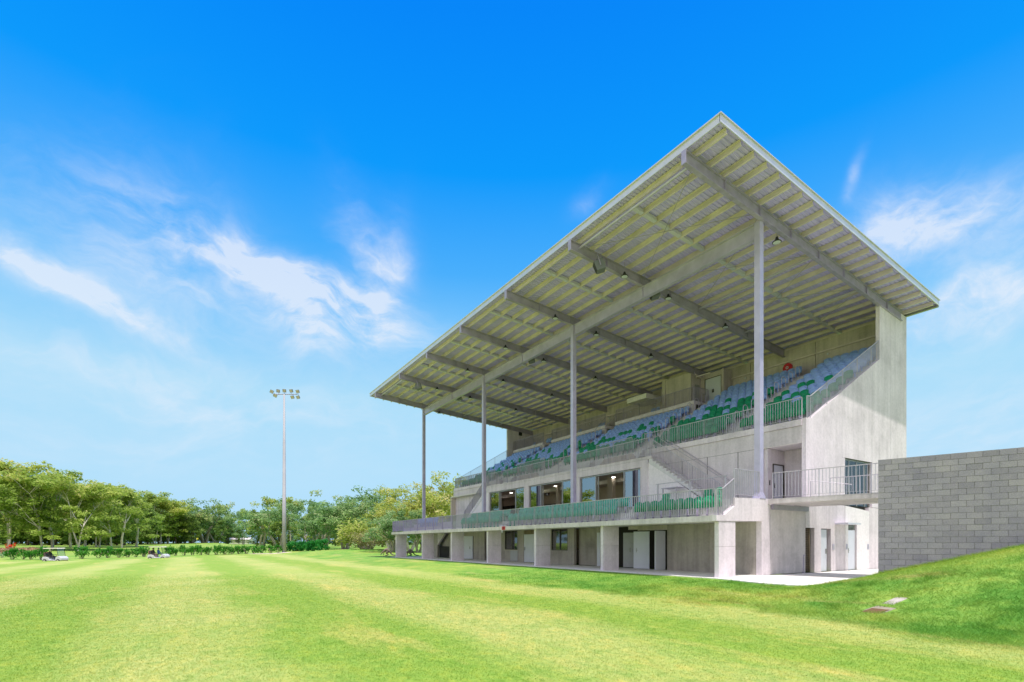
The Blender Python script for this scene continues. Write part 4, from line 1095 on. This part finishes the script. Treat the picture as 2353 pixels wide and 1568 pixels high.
for i in range(62):
    px = -20+i*9.4+random.uniform(-5,5); d = 150+45*random.random()+max(0,(px-250))*.22
    x, y = at(bearing(px), d); top = np.interp(px, [0,100,200,280,330,420,560], [1080,1100,1112,1140,1140,1165,1205])
    h = (1248.6-top)/1183.5*d+1.4-Hs(x,y)-random.uniform(.5,3)
    plant_tree('forest_tree', 'dark tree in the wood behind the front gums', 'tree', 'dark', i % 4, L_DK, B_DK, x, y, h, 'trees of the wood behind the gums', 1.25)
# trees left of the frame that the clubroom glass mirrors
for i, (x, y, h) in enumerate([(-58,132,20),(-50,140,20.5),(-66,152,21),(-72,126,17),(-62,112,12),(-80,150,19),(-56,168,20),(-48,178,19),(-84,118,14),(-47,156,20),(-72,104,11)]):
    plant_tree('gum_tree', 'gum tree mirrored in the clubroom glass', 'tree', 'gum', i % 6, L_GUM, B_PALE, x, y, h, 'gum trees mirrored in the glass', 1.2)
# trees in the middle, left of the stand
cen = [(560,205,14,'gum',L_PB,B_GR,.9,'thin open-crowned tree at the fairway gap'),
       (600,150,13.2,'round',L_GUM,B_GR,1.05,'olive tree just left of the mast'),
       (640,128,12.6,'round',L_PB,B_GR,1.1,'dense tree standing behind the mast'),
       (668,140,13.8,'gum',L_GUM,B_GR,1.0,'feathery tree rising right of the mast'),
       (716,112,9.0,'round',L_PB,B_GR,.85,'small low tree with a short dark trunk right of the mast'),
       (745,120,13.8,'round',L_PB,B_GR,1.0,'tall blue-green tree, left one of the big pair'),
       (793,108,13.2,'round',L_PB,B_GR,1.15,'tall blue-green tree, right one of the big pair'),
       (845,104,12.5,'round',L_PB,B_GR,1.1,'broad green tree behind the melaleuca bush'),
       (900,92,11.6,'round',L_YL,B_PALE,1.0,'yellow-green tree left of the balcony end'),
       (940,84,11.3,'round',L_YL,B_PALE,1.0,'yellow-green tree behind the balcony end, darker at its base'),
       (985,90,14.0,'round',L_YL,B_PALE,1.0,'tallest yellow-green tree behind the far steel column'),
       (1030,96,14.6,'round',L_YL,B_PALE,1.0,'yellow-green tree hard against the stand end'),
       (960,72,6.2,'round',L_PB,B_PALE,1.1,'low green tree seen beneath the balcony end'),
       (905,72,6.8,'round',L_PB,B_DK,1.25,'dark spreading tree just left of the end blade column')]
for i, (px, d, h, k, lm_, bm_, wd_, lab) in enumerate(cen):
    x, y = at(bearing(px), d)
    plant_tree('broadleaf_tree', lab, 'tree', k, i % 4, lm_, bm_, x, y, h, 'trees between the mast and the stand', wd_, **({'size':.2,'per':80} if d < 115 else {}))
random.seed(5)
for i in range(26):
    px = 590+i*18; d = 132+random.uniform(0,50); x, y = at(bearing(px), d)
    plant_tree('forest_tree', 'dark tree deep behind the trees near the stand', 'tree', 'dark', i % 4, L_DK, B_DK, x, y, random.uniform(8.5,11.5), 'trees deep behind the stand', 1.4)
def bush(name, label, px, d, rad, hgt, mat, n, size, per, zlift=0, group=None, stem=True, wide=1.0, proto_=[{}]):
    x, y = at(bearing(px), d); key = (name, mat.name, n, random.randint(0,3) if group else 99)
    if key not in proto_[0]:
        cl = []
        for i in range(n):
            a = random.uniform(0,6.28); r = .62*random.random()**.5; z = random.uniform(.3,.82)
            cl.append((r*math.cos(a)*wide,r*math.sin(a),z*(1-.25*r),random.uniform(.2,.34),random.uniform(.16,.26),random.uniform(.15,.85)))
        st = MB()
        for i in range(7):
            a = random.uniform(0,6.28); st.tube((.05*math.cos(a),.05*math.sin(a),-.1),(.45*math.cos(a),.45*math.sin(a),.55),.035,.012,n=5)
        proto_[0][key] = (mesh_of(st,'stem',B_GR), leaves_mesh('foliage', cl, mat, size, per))
    st_, lf = proto_[0][key]
    o = thing(name, label, 'shrub', (x, y, Hs(x,y)+zlift), random.uniform(0,6.28) if wide == 1 else -R(32.6), group); o.scale = (rad, rad, hgt)
    for nm, me_ in (('stem', st_), ('foliage', lf)):
        q = bpy.data.objects.new(nm, me_); COL.objects.link(q); q.parent = o
    return o
random.seed(77)
shx = [(29,1.15),(54,.95),(72,.95),(96,1.2),(187,1.35),(226,1.0),(248,1.15),(273,1.05),(294,.95),(312,1.05),(331,1.2),(386,1.1),(403,1.05),(423,1.15),(442,1.15),(461,1.1),(478,1.0),(497,1.15),(517,1.1),(533,1.0),(549,1.1),(566,1.1),(584,1.05),(602,1.1),(622,1.05),(640,1.1)]
for i, (px, s) in enumerate(shx):
    a = bearing(px); d0 = 66+max(0,(px-100))*.040
    bush('shrub', 'round green shrub, %s from the left in the row edging the field' % ORD[i], px, d0, 1.0*s, 1.5*s, L_SH, 20, .10, 320, group='shrubs in a row along the field edge')
# longer glossy hedge right of the mast
x0, y0 = at(bearing(664), 92); x1, y1 = at(bearing(752), 78); cl = []; random.seed(9)
for i in range(90):
    t = random.random(); hh = .9+.9*t
    cl.append((x0+(x1-x0)*t+random.gauss(0,.25), y0+(y1-y0)*t+random.gauss(0,.35), 0, .45, .38, random.uniform(.1,.9)))
cl = [(x,y,Hs(x,y)+random.uniform(.2,1.5),a,b_,c) for x,y,z,a,b_,c in cl]
hg = bpy.data.objects.new('hedge', leaves_mesh('hedge', cl, L_HG, .15, 300)); COL.objects.link(hg); tag(hg, 'glossy deep green hedge running right from the mast foot', 'hedge')
bush('melaleuca_bush', 'large pale olive bush in front of the trees left of the stand', 838, 80, 5.2, 5.4, L_YL, 60, .06, 420, group=None, wide=1.25)
bush('melaleuca_bush', 'low brownish olive bush at the foot of the large pale bush', 850, 76, 3.4, 2.9, leaf_mat('dry_leaves',(.22,.2,.08),(.34,.32,.14),(.42,.42,.2)), 40, .06, 380, group=None, wide=1.2)
# flower bed with pink grasses and a red flowering shrub at the left edge
L_PK = leaf_mat('pink_grass', (.22,.10,.10), (.42,.24,.20), (.55,.40,.28)); L_RD = leaf_mat('red_flowers', (.45,.015,.01), (.75,.03,.015), (.85,.10,.04))
cl = []; random.seed(3)
for i in range(120):
    px = random.uniform(-25,88); d = 88+random.uniform(0,14); x, y = at(bearing(px), d); cl.append((x,y,Hs(x,y)+random.uniform(.1,.75),.55,.4,random.uniform(.1,.9)))
fb = bpy.data.objects.new('flower_bed', leaves_mesh('flower_bed', cl, L_PK, .17, 90, up=.1)); COL.objects.link(fb); tag(fb, 'pinkish flowering ground cover in a bed behind the shrubs at left', 'flower bed', kind='stuff')
bush('flowering_shrub', 'bright red flowering shrub at the left edge beside the first gum', 22, 104, 1.3, 2.0, L_RD, 22, .09, 200)
bush('agave_plant', 'small blue-green plant at the far left of the shrub row', 4, 72, .8, 1.0, leaf_mat('bluegreen',(.1,.22,.16),(.18,.34,.26),(.3,.45,.36)), 12, .12, 200)

# ------------------------------------------------------------------ golf carts, people
CARTB = plain('cart_body', (.60,.58,.66), .3, 0, .05, 3, useobj=True); TYRE = plain('tyre', (.03,.03,.03), .8, 0, .2, 9, useobj=True)
RIM = plain('rim', (.55,.50,.48), .4, .3, .1, 9, useobj=True); SEATC = plain('cart_seat', (.07,.065,.07), .6, 0, .2, 9, useobj=True)
ROOFC = plain('cart_roof', (.82,.76,.66), .4, 0, .05, 3, useobj=True)
def cart(label):
    c = thing('golf_cart', label, 'golf cart', (0,0,0), 0, 'golf carts beside the field')   # forward = +X
    b = MB()
    b.prism([(-1.2,.32),(-1.22,.55),(-1.12,.74),(-.75,.78),(-.35,.66),(-.3,.42),(.42,.36),(.5,.62),(.72,.86),(1.02,.80),(1.2,.62),(1.22,.36),(1.0,.28),(-1.0,.26)], 'y', -.55, .55)
    b.build('body', CARTB, c, bevel=.05)
    MB().box(-.75,-.3,-.5,.5,.70,.84).hexa([(-.86,-.5,.82),(-.72,-.5,.82),(-.72,.5,.82),(-.86,.5,.82),(-.98,-.5,1.22),(-.88,-.5,1.24),(-.88,.5,1.24),(-.98,.5,1.22)]).build('seat', SEATC, c, bevel=.03)
    MB().prism([(-1.05,1.78),(-1.0,1.85),(.7,1.86),(.78,1.79),(.7,1.77),(-.98,1.75)], 'y', -.58, .58).build('roof', ROOFC, c, bevel=.02)
    for y in (-.52,.52):
        MB().tube((-.98,y,.78),(-.92,y,1.76),.022).build('post', M['black'], c); MB().tube((.82,y,.84),(.62,y,1.77),.022).build('post', M['black'], c)
    MB().hexa([(.80,-.5,.86),(.81,-.5,.86),(.81,.5,.86),(.80,.5,.86),(.62,-.5,1.74),(.63,-.5,1.74),(.63,.5,1.74),(.62,.5,1.74)]).build('windscreen', M['screen'], c)
    MB().path([(.5,-.2,.62),(.25,-.2,1.02)], .02).lathe([(.17,0),(.18,.015),(.17,.03)], (.24,-.2,1.02), 12).build('steering_wheel', M['black'], c)
    MB().lathe([(.13,.78),(.15,1.25),(.14,1.35)], (-1.12,.2,0), 10).lathe([(.12,.78),(.14,1.2),(.12,1.3)], (-1.12,-.2,0), 10).build('golf_bag', plain('bag', (.30,.12,.10), .6, 0, .3, 9, useobj=True), c)
    for x in (-.82,.82):
        for y in (-.52,.52):
            wv = MB().lathe([(.20,-.1),(.245,-.08),(.245,.08),(.20,.1)], (x,y,.245), 18, 'y').build('wheel', TYRE, c)
            MB().lathe([(.13,-.11),(.13,.11)], (x,y,.245), 12, 'y').build('rim', RIM, wv)
    return c
def skin_figure(name, label, cat, pts, edges, radii, mat, root=0, sub=1):
    me_ = bpy.data.meshes.new('body'); me_.from_pydata(pts, edges, []); me_.update(); me_.materials.append(mat)
    o = bpy.data.objects.new(name, me_); COL.objects.link(o)
    sk = o.modifiers.new('skin','SKIN'); sk.use_smooth_shade = True
    for i, r_ in enumerate(radii):
        me_.skin_vertices[0].data[i].radius = (r_, r_) if not isinstance(r_, tuple) else r_
    me_.skin_vertices[0].data[root].use_root = True
    ss = o.modifiers.new('subdivision','SUBSURF'); ss.levels = sub; ss.render_levels = sub
    if label: tag(o, label, cat)
    return o
def cloth_mat(name, shirt, pants, skin, zs=(.30,.62)):
    m, nt, b = newmat(name); s = N(nt,'ShaderNodeSeparateXYZ'); nt.links.new(objco(nt), s.inputs[0])
    c = ramp(nt, s.outputs[2], [(0,pants),(.005+.0,pants),(.06,pants),(.09,shirt),(.575,shirt),(.60,skin),(1,skin)])
    nt.links.new(c, b.inputs['Base Color']); b.inputs['Roughness'].default_value = .8; return m
def seated_person(label, cartobj_loc, rz, off, shirt, pants, hat=None):
    # origin at the hips; seated facing +X, hands forward on the lap / wheel
    P = [(0,0,.05),(-.03,0,.25),(-.02,0,.46),(0,0,.56),(.02,0,.64),(.03,0,.76),         # hip, waist, chest, neck, jaw, crown
         (-.02,.19,.47),(.06,.25,.24),(.28,.17,.2),(.36,.14,.2),                         # left arm
         (-.02,-.19,.47),(.06,-.25,.24),(.28,-.17,.2),(.36,-.14,.2),
         (.06,.10,.03),(.45,.12,.04),(.50,.12,-.36),(.62,.12,-.40),
         (.06,-.10,.03),(.45,-.12,.04),(.50,-.12,-.36),(.62,-.12,-.40)]
    Ed = [(0,1),(1,2),(2,3),(3,4),(4,5),(2,6),(6,7),(7,8),(8,9),(2,10),(10,11),(11,12),(12,13),(0,14),(14,15),(15,16),(16,17),(0,18),(18,19),(19,20),(20,21)]
    Rr = [.14,.13,.15,.06,.085,.09,.06,.048,.038,.03,.06,.048,.038,.03,.09,.07,.05,.045,.09,.07,.05,.045]
    o = skin_figure('person', label, 'person', P, Ed, Rr, cloth_mat('clothes_'+label[:14].replace(' ','_'), shirt, pants, (.50,.30,.22)))
    o.location = cartobj_loc @ Vector(off); o.rotation_euler = (0,0,rz)
    hb = MB().lathe([(.105,.70),(.112,.76),(.09,.84),(.03,.87)], (.02,0,0), 12)
    if hat: hb.box(.08,.22,-.08,.08,.715,.73)
    hb.build('cap' if hat else 'hair', plain('headwear_'+label[:14].replace(' ','_'), hat or (.03,.02,.015), .8, useobj=True), o, True)
    return o
rzc = R(-32.6)
c1x, c1y = at(bearing(127), 64); c2x, c2y = at(bearing(365), 71)
C1 = cart('white golf cart with one dark-clad driver, left of the two by the field'); C1.location = (c1x,c1y,Hs(c1x,c1y)-.05); C1.rotation_euler = (0,0,rzc)
C2 = copy_tree(C1); C2['label'] = 'white golf cart carrying two people, right of the two by the field'; C2.location = (c2x,c2y,Hs(c2x,c2y)-.05); C2.rotation_euler = (0,0,rzc+R(4))
bpy.context.view_layer.update()
seated_person('person in dark shirt and pale cap sitting in the left golf cart', C1.matrix_world, rzc, (-.5,-.2,.84), (.02,.02,.025), (.10,.08,.10), (.75,.72,.75))
seated_person('person in black shirt sitting at the near side of the right golf cart', C2.matrix_world, rzc, (-.62,-.22,.84), (.025,.02,.02), (.3,.2,.18), None)
seated_person('person in bright blue shirt sitting in the right golf cart', C2.matrix_world, rzc, (-.2,.24,.84), (.05,.16,.55), (.12,.14,.25), (.1,.2,.5))
for i, (px, d, lab, dx) in enumerate([(588,240,'distant white golf cart parked by the pale shed',0),(649,225,'distant golf cart under the trees left of the mast',20)]):
    c = copy_tree(C1); x, y = at(bearing(px), d); c.location = (x,y,Hs(x,y)); c.rotation_euler = (0,0,rzc+R(dx)); c['label'] = lab
# pale shed far down the fairway
sx, sy = at(bearing(556), 250); shd = thing('shed', 'long low pale shed at the far end of the fairway', 'shed', (sx,sy,Hs(sx,sy)), rzc)
MB().box(-4.5,4.5,-2,2,0,2.2).build('wall', M['conc_white'], shd); MB().prism([(-2.4,2.2),(2.4,2.2),(0,3.2)], 'x', -4.8, 4.8).build('roof', M['conc_mid'], shd)
MB().box(1.0,2.4,-2.03,-2.005,.1,2.0).build('door', M['greydoor'], shd)
fx, fy = at(bearing(451.5), 168); fs = thing('golf_flag', 'thin golf pin with a small yellow flag on the fairway', 'golf flag', (fx,fy,Hs(fx,fy)))
MB().tube((0,0,0),(0,0,2.2),.03).build('pin', M['white'], fs)
MB().box(0,.55,-.01,.01,1.75,2.2).xf(Matrix.Rotation(R(-32),4,'Z')).build('flag', plain('flag_yellow', (.8,.65,.05), .7), fs)
ppx, ppy = at(bearing(619), 225)
PS = [(0,0,.92),(0,0,1.12),(0,0,1.36),(0,0,1.48),(0,0,1.56),(0,0,1.70),(0,.19,1.38),(.02,.25,1.12),(.08,.24,.9),(0,-.19,1.38),(.02,-.25,1.12),(.08,-.24,.9),(0,.10,.86),(.02,.11,.48),(0,.11,.06),(.14,.11,.03),(0,-.10,.86),(.02,-.11,.48),(0,-.11,.06),(.14,-.11,.03)]
ES = [(0,1),(1,2),(2,3),(3,4),(4,5),(2,6),(6,7),(7,8),(2,9),(9,10),(10,11),(0,12),(12,13),(13,14),(14,15),(0,16),(16,17),(17,18),(18,19)]
RS = [.15,.14,.16,.06,.085,.09,.065,.05,.04,.065,.05,.04,.1,.07,.05,.045,.1,.07,.05,.045]
pe = skin_figure('person', 'person in pale clothes standing far off near the shed', 'person', PS, ES, RS, plain('pale_clothes', (.75,.72,.68), .8, useobj=True)); pe.location = (ppx,ppy,Hs(ppx,ppy))
# ------------------------------------------------------------------ kangaroos grazing by the end of the stand
def fur_mat():
    m, nt, b = newmat('kangaroo_fur'); p = objco(nt); n1 = noise(nt, p, 9, 5, .65); s = N(nt,'ShaderNodeSeparateXYZ'); nt.links.new(p, s.inputs[0])
    c = ramp(nt, s.outputs[2], [(0,(.16,.12,.10)),(.3,(.25,.19,.15)),(.7,(.20,.15,.125)),(1,(.24,.19,.17))])
    nt.links.new(mixc(nt, 1, c, ramp(nt, n1, [(.3,(.7,.7,.7)),(.7,(1.2,1.2,1.2))]), 'MULTIPLY'), b.inputs['Base Color']); b.inputs['Roughness'].default_value = .95; return m
FUR = fur_mat()
def kangaroo(label, x, y, z, rz, s):
    # grazing: head to -X, rump high, tail to +X on the ground
    P = [(.18,0,.62),(-.02,0,.74),(-.24,0,.62),(-.42,0,.44),(-.53,0,.30),(-.60,0,.20),(-.69,0,.09),   # pelvis, back, shoulder, neck, head, muzzle
         (.34,0,.40),(.50,0,.16),(.78,0,.06),(1.10,0,.05),                                            # tail
         (.14,.15,.46),(-.10,.17,.30),(.16,.16,.14),(.02,.16,.045),(-.22,.16,.03),                     # left hind: thigh, knee, hock, foot
         (.14,-.15,.46),(-.10,-.17,.30),(.16,-.16,.14),(.02,-.16,.045),(-.22,-.16,.03),
         (-.30,.10,.46),(-.33,.11,.24),(-.40,.10,.03),(-.30,-.10,.46),(-.33,-.11,.24),(-.40,-.10,.03)]
    Ed = [(0,1),(1,2),(2,3),(3,4),(4,5),(5,6),(0,7),(7,8),(8,9),(9,10),(0,11),(11,12),(12,13),(13,14),(14,15),(0,16),(16,17),(17,18),(18,19),(19,20),(2,21),(21,22),(22,23),(2,24),(24,25),(25,26)]
    Rr = [.21,.22,.15,.09,.075,.06,.035,.10,.065,.05,.03,.15,.08,.045,.045,.03,.15,.08,.045,.045,.03,.055,.035,.025,.055,.035,.025]
    o = skin_figure('kangaroo', label, 'kangaroo', P, Ed, Rr, FUR, 0, 2); o.location = (x,y,z); o.rotation_euler = (0,0,rz); o.scale = (s,s,s)
    e = MB()
    for sy_ in (-1,1): e.hexa([(-.50,sy_*.035-.02,.36),(-.46,sy_*.035-.02,.36),(-.46,sy_*.035+.02,.36),(-.50,sy_*.035+.02,.36),(-.47,sy_*.075-.008,.50),(-.455,sy_*.075-.008,.50),(-.455,sy_*.075+.008,.50),(-.47,sy_*.075+.008,.50)])
    e.build('ear', FUR, o)
    return o
kx, ky = at(bearing(889), 58.5); kangaroo('grey-brown kangaroo grazing left of the end blade column', kx, ky, max(Hs(kx,ky),-.02), rzc+R(8), 1.05)
kx, ky = at(bearing(943), 58.0); kangaroo('dark kangaroo grazing between the two last blade columns', kx, ky, max(Hs(kx,ky),-.02), rzc+R(30), .95)

# ------------------------------------------------------------------ daylight
SUN = Vector((-.05,-.2275,1)).normalized()
elev = math.asin(SUN.z); azim = math.atan2(SUN.x, SUN.y)
sd = bpy.data.lights.new('sun','SUN'); sd.energy = 5.0; sd.angle = R(.53); sd.color = (1,.95,.88)
so = bpy.data.objects.new('sun', sd); COL.objects.link(so); so.rotation_euler = SUN.to_track_quat('Z','Y').to_euler(); so.location = (0,0,60)
wld = bpy.data.worlds.new('World'); scene.world = wld; wld.use_nodes = True; nt = wld.node_tree
bg = nt.nodes['Background']; tc = N(nt,'ShaderNodeTexCoord'); dirv = tc.outputs['Generated']
sky = N(nt,'ShaderNodeTexSky'); sky.sky_type = 'NISHITA'; sky.sun_disc = False; sky.sun_elevation = elev; sky.sun_rotation = azim
sp_ = N(nt,'ShaderNodeSeparateXYZ'); nt.links.new(dirv, sp_.inputs[0])
grad = ramp(nt, sp_.outputs[2], [(0,(.46,.74,1.0)),(.10,(.45,.76,.99)),(.26,(.40,.74,.98)),(.36,(.22,.60,1.0)),(.46,(.07,.44,1.0)),(.58,(.002,.33,1.0)),(.72,(.0,.245,.97)),(1,(.0,.18,.82))])
# thin cirrus: soft patches on the sky dome broken up by stretched noise
def blob(cx, cy, r, sx=1.0, sy=1.0, rot=0):
    a = (cx-1176.5)/1183.5; v = Vector((CY*a+SY, CY-SY*a, (1248.6-cy)/1183.5)).normalized()
    rt_ = v.cross(Vector((0,0,1))).normalized(); upv = rt_.cross(v)
    rt2 = rt_*math.cos(rot)+upv*math.sin(rot); up2 = upv*math.cos(rot)-rt_*math.sin(rot)
    out = []
    for ax, k in ((rt2, 1/(r*sx)), (up2, 1/(r*sy))):
        vm = N(nt,'ShaderNodeVectorMath'); vm.operation = 'DOT_PRODUCT'; nt.links.new(warp, vm.inputs[0]); vm.inputs[1].default_value = ax*k
        c = v.dot(ax)*k
        out.append(math_(nt,'POWER', math_(nt,'ABSOLUTE', math_(nt,'SUBTRACT', vm.outputs['Value'], c)), 2.0))
    vd = N(nt,'ShaderNodeVectorMath'); vd.operation = 'DOT_PRODUCT'; nt.links.new(dirv, vd.inputs[0]); vd.inputs[1].default_value = v
    front_ = math_(nt,'GREATER_THAN', vd.outputs['Value'], 0)
    return math_(nt,'MULTIPLY', math_(nt,'EXPONENT', math_(nt,'MULTIPLY', math_(nt,'ADD', out[0], out[1]), -1.0)), front_)
wn1 = N(nt,'ShaderNodeTexNoise'); wn1.inputs['Scale'].default_value = 3.0; wn1.inputs['Detail'].default_value = 5; nt.links.new(dirv, wn1.inputs[0])
wv1 = N(nt,'ShaderNodeVectorMath'); wv1.operation = 'SUBTRACT'; nt.links.new(wn1.outputs['Color'], wv1.inputs[0]); wv1.inputs[1].default_value = (.5,.5,.5)
wv2 = N(nt,'ShaderNodeVectorMath'); wv2.operation = 'SCALE'; nt.links.new(wv1.outputs[0], wv2.inputs[0]); wv2.inputs['Scale'].default_value = .13
wv3 = N(nt,'ShaderNodeVectorMath'); wv3.operation = 'ADD'; nt.links.new(dirv, wv3.inputs[0]); nt.links.new(wv2.outputs[0], wv3.inputs[1]); warp = wv3.outputs[0]
wv4 = N(nt,'ShaderNodeVectorMath'); wv4.operation = 'SCALE'; nt.links.new(wv1.outputs[0], wv4.inputs[0]); wv4.inputs['Scale'].default_value = .34
wv5 = N(nt,'ShaderNodeVectorMath'); wv5.operation = 'ADD'; nt.links.new(dirv, wv5.inputs[0]); nt.links.new(wv4.outputs[0], wv5.inputs[1]); warp2 = wv5.outputs[0]
blobs = [(blob(95,632,.12,1.3,.16,R(-14)),1.15),(blob(390,570,.10,.9,.9,0),.32),(blob(590,612,.11,1.4,.24,R(-14)),.9),(blob(500,650,.16,1.5,.4,R(-6)),.35),(blob(740,660,.10,1.3,.32,R(-16)),1.15),
         (blob(835,590,.06,.55,1.1,R(18)),.6),(blob(885,640,.055,.5,1.3,R(-15)),.7),(blob(715,740,.05,.9,1.0,0),1.1),(blob(800,720,.09,1.3,.5,0),.4),
         (blob(2040,512,.055,1.1,.7,0),.95),(blob(2230,485,.09,1.5,.35,R(8)),.75),(blob(2280,660,.11,1.4,.40,R(14)),1.0),(blob(1920,430,.03,.25,1.0,R(-25)),.3),(blob(1345,430,.03,1.0,.5,R(30)),.2),
         (blob(2240,960,.18,1.3,.4,0),.4),(blob(650,930,.25,1.6,.22,0),.28),(blob(250,1010,.25,1.6,.2,0),.22),(blob(200,820,.2,1.4,.2,R(-8)),.25)]
tot = None
for s_, k in blobs:
    q_ = math_(nt,'MULTIPLY', s_, k); tot = q_ if tot is None else math_(nt,'ADD', tot, q_)
cn = noise(nt, warp, 6.5, 9, .60, (1,1,2.4), .15); cn2 = noise(nt, warp, 19, 8, .66, (1,1,1.6), .25)
rid = math_(nt,'POWER', math_(nt,'SUBTRACT', 1.0, math_(nt,'MULTIPLY', math_(nt,'ABSOLUTE', math_(nt,'SUBTRACT', noise(nt, warp2, 4.2, 7, .58, (1,1,3.0), .0), .5)), 5.0), True), 1.6)
cn_ = ramp(nt, math_(nt,'ADD', math_(nt,'MULTIPLY', cn, .68), math_(nt,'MULTIPLY', cn2, .32)), [(.38,(.02,.02,.02)),(.62,(1,1,1))])
cl_ = math_(nt,'MULTIPLY', tot, math_(nt,'ADD', math_(nt,'MULTIPLY', cn_, .42), math_(nt,'MULTIPLY', math_(nt,'MULTIPLY', rid, math_(nt,'MULTIPLY_ADD', cn_, .6)), 1.05)), True)
veil = math_(nt,'MULTIPLY', noise(nt, dirv, 2.2, 5, .6, (1,1,5)), math_(nt,'SUBTRACT', .16, math_(nt,'MULTIPLY', sp_.outputs[2], .38), True))
skyc = mixc(nt, veil, grad, (.75,.88,1.0))
skyc = mixc(nt, math_(nt,'MULTIPLY', cl_, .74), skyc, (.86,.91,1.0))
nis = N(nt,'ShaderNodeVectorMath'); nis.operation = 'SCALE'; nt.links.new(sky.outputs[0], nis.inputs[0]); nis.inputs['Scale'].default_value = .06
sunv = N(nt,'ShaderNodeVectorMath'); sunv.operation = 'DOT_PRODUCT'; nt.links.new(dirv, sunv.inputs[0]); sunv.inputs[1].default_value = SUN
glow_ = math_(nt,'POWER', math_(nt,'MAXIMUM', sunv.outputs['Value'], 0), 14)  # white aureole around the sun, added out of view for neutral fill
skyc = mixc(nt, math_(nt,'MULTIPLY', glow_, .9, True), skyc, (1.6,1.5,1.4))
# unseen bright cloud bank added behind the photographer as fill for the walls
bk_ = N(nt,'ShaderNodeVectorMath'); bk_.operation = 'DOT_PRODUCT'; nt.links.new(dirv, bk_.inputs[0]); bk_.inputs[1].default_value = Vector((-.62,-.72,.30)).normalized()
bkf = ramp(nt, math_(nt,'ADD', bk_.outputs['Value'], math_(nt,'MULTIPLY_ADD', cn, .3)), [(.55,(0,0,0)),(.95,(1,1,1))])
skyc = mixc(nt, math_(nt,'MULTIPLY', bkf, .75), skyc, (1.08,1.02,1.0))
skyc = mixc(nt, .03, skyc, nis.outputs[0])
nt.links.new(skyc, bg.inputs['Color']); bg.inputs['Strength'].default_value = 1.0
scene.cycles.max_bounces = 8; scene.cycles.transparent_max_bounces = 16
scene.cycles.use_denoising = True
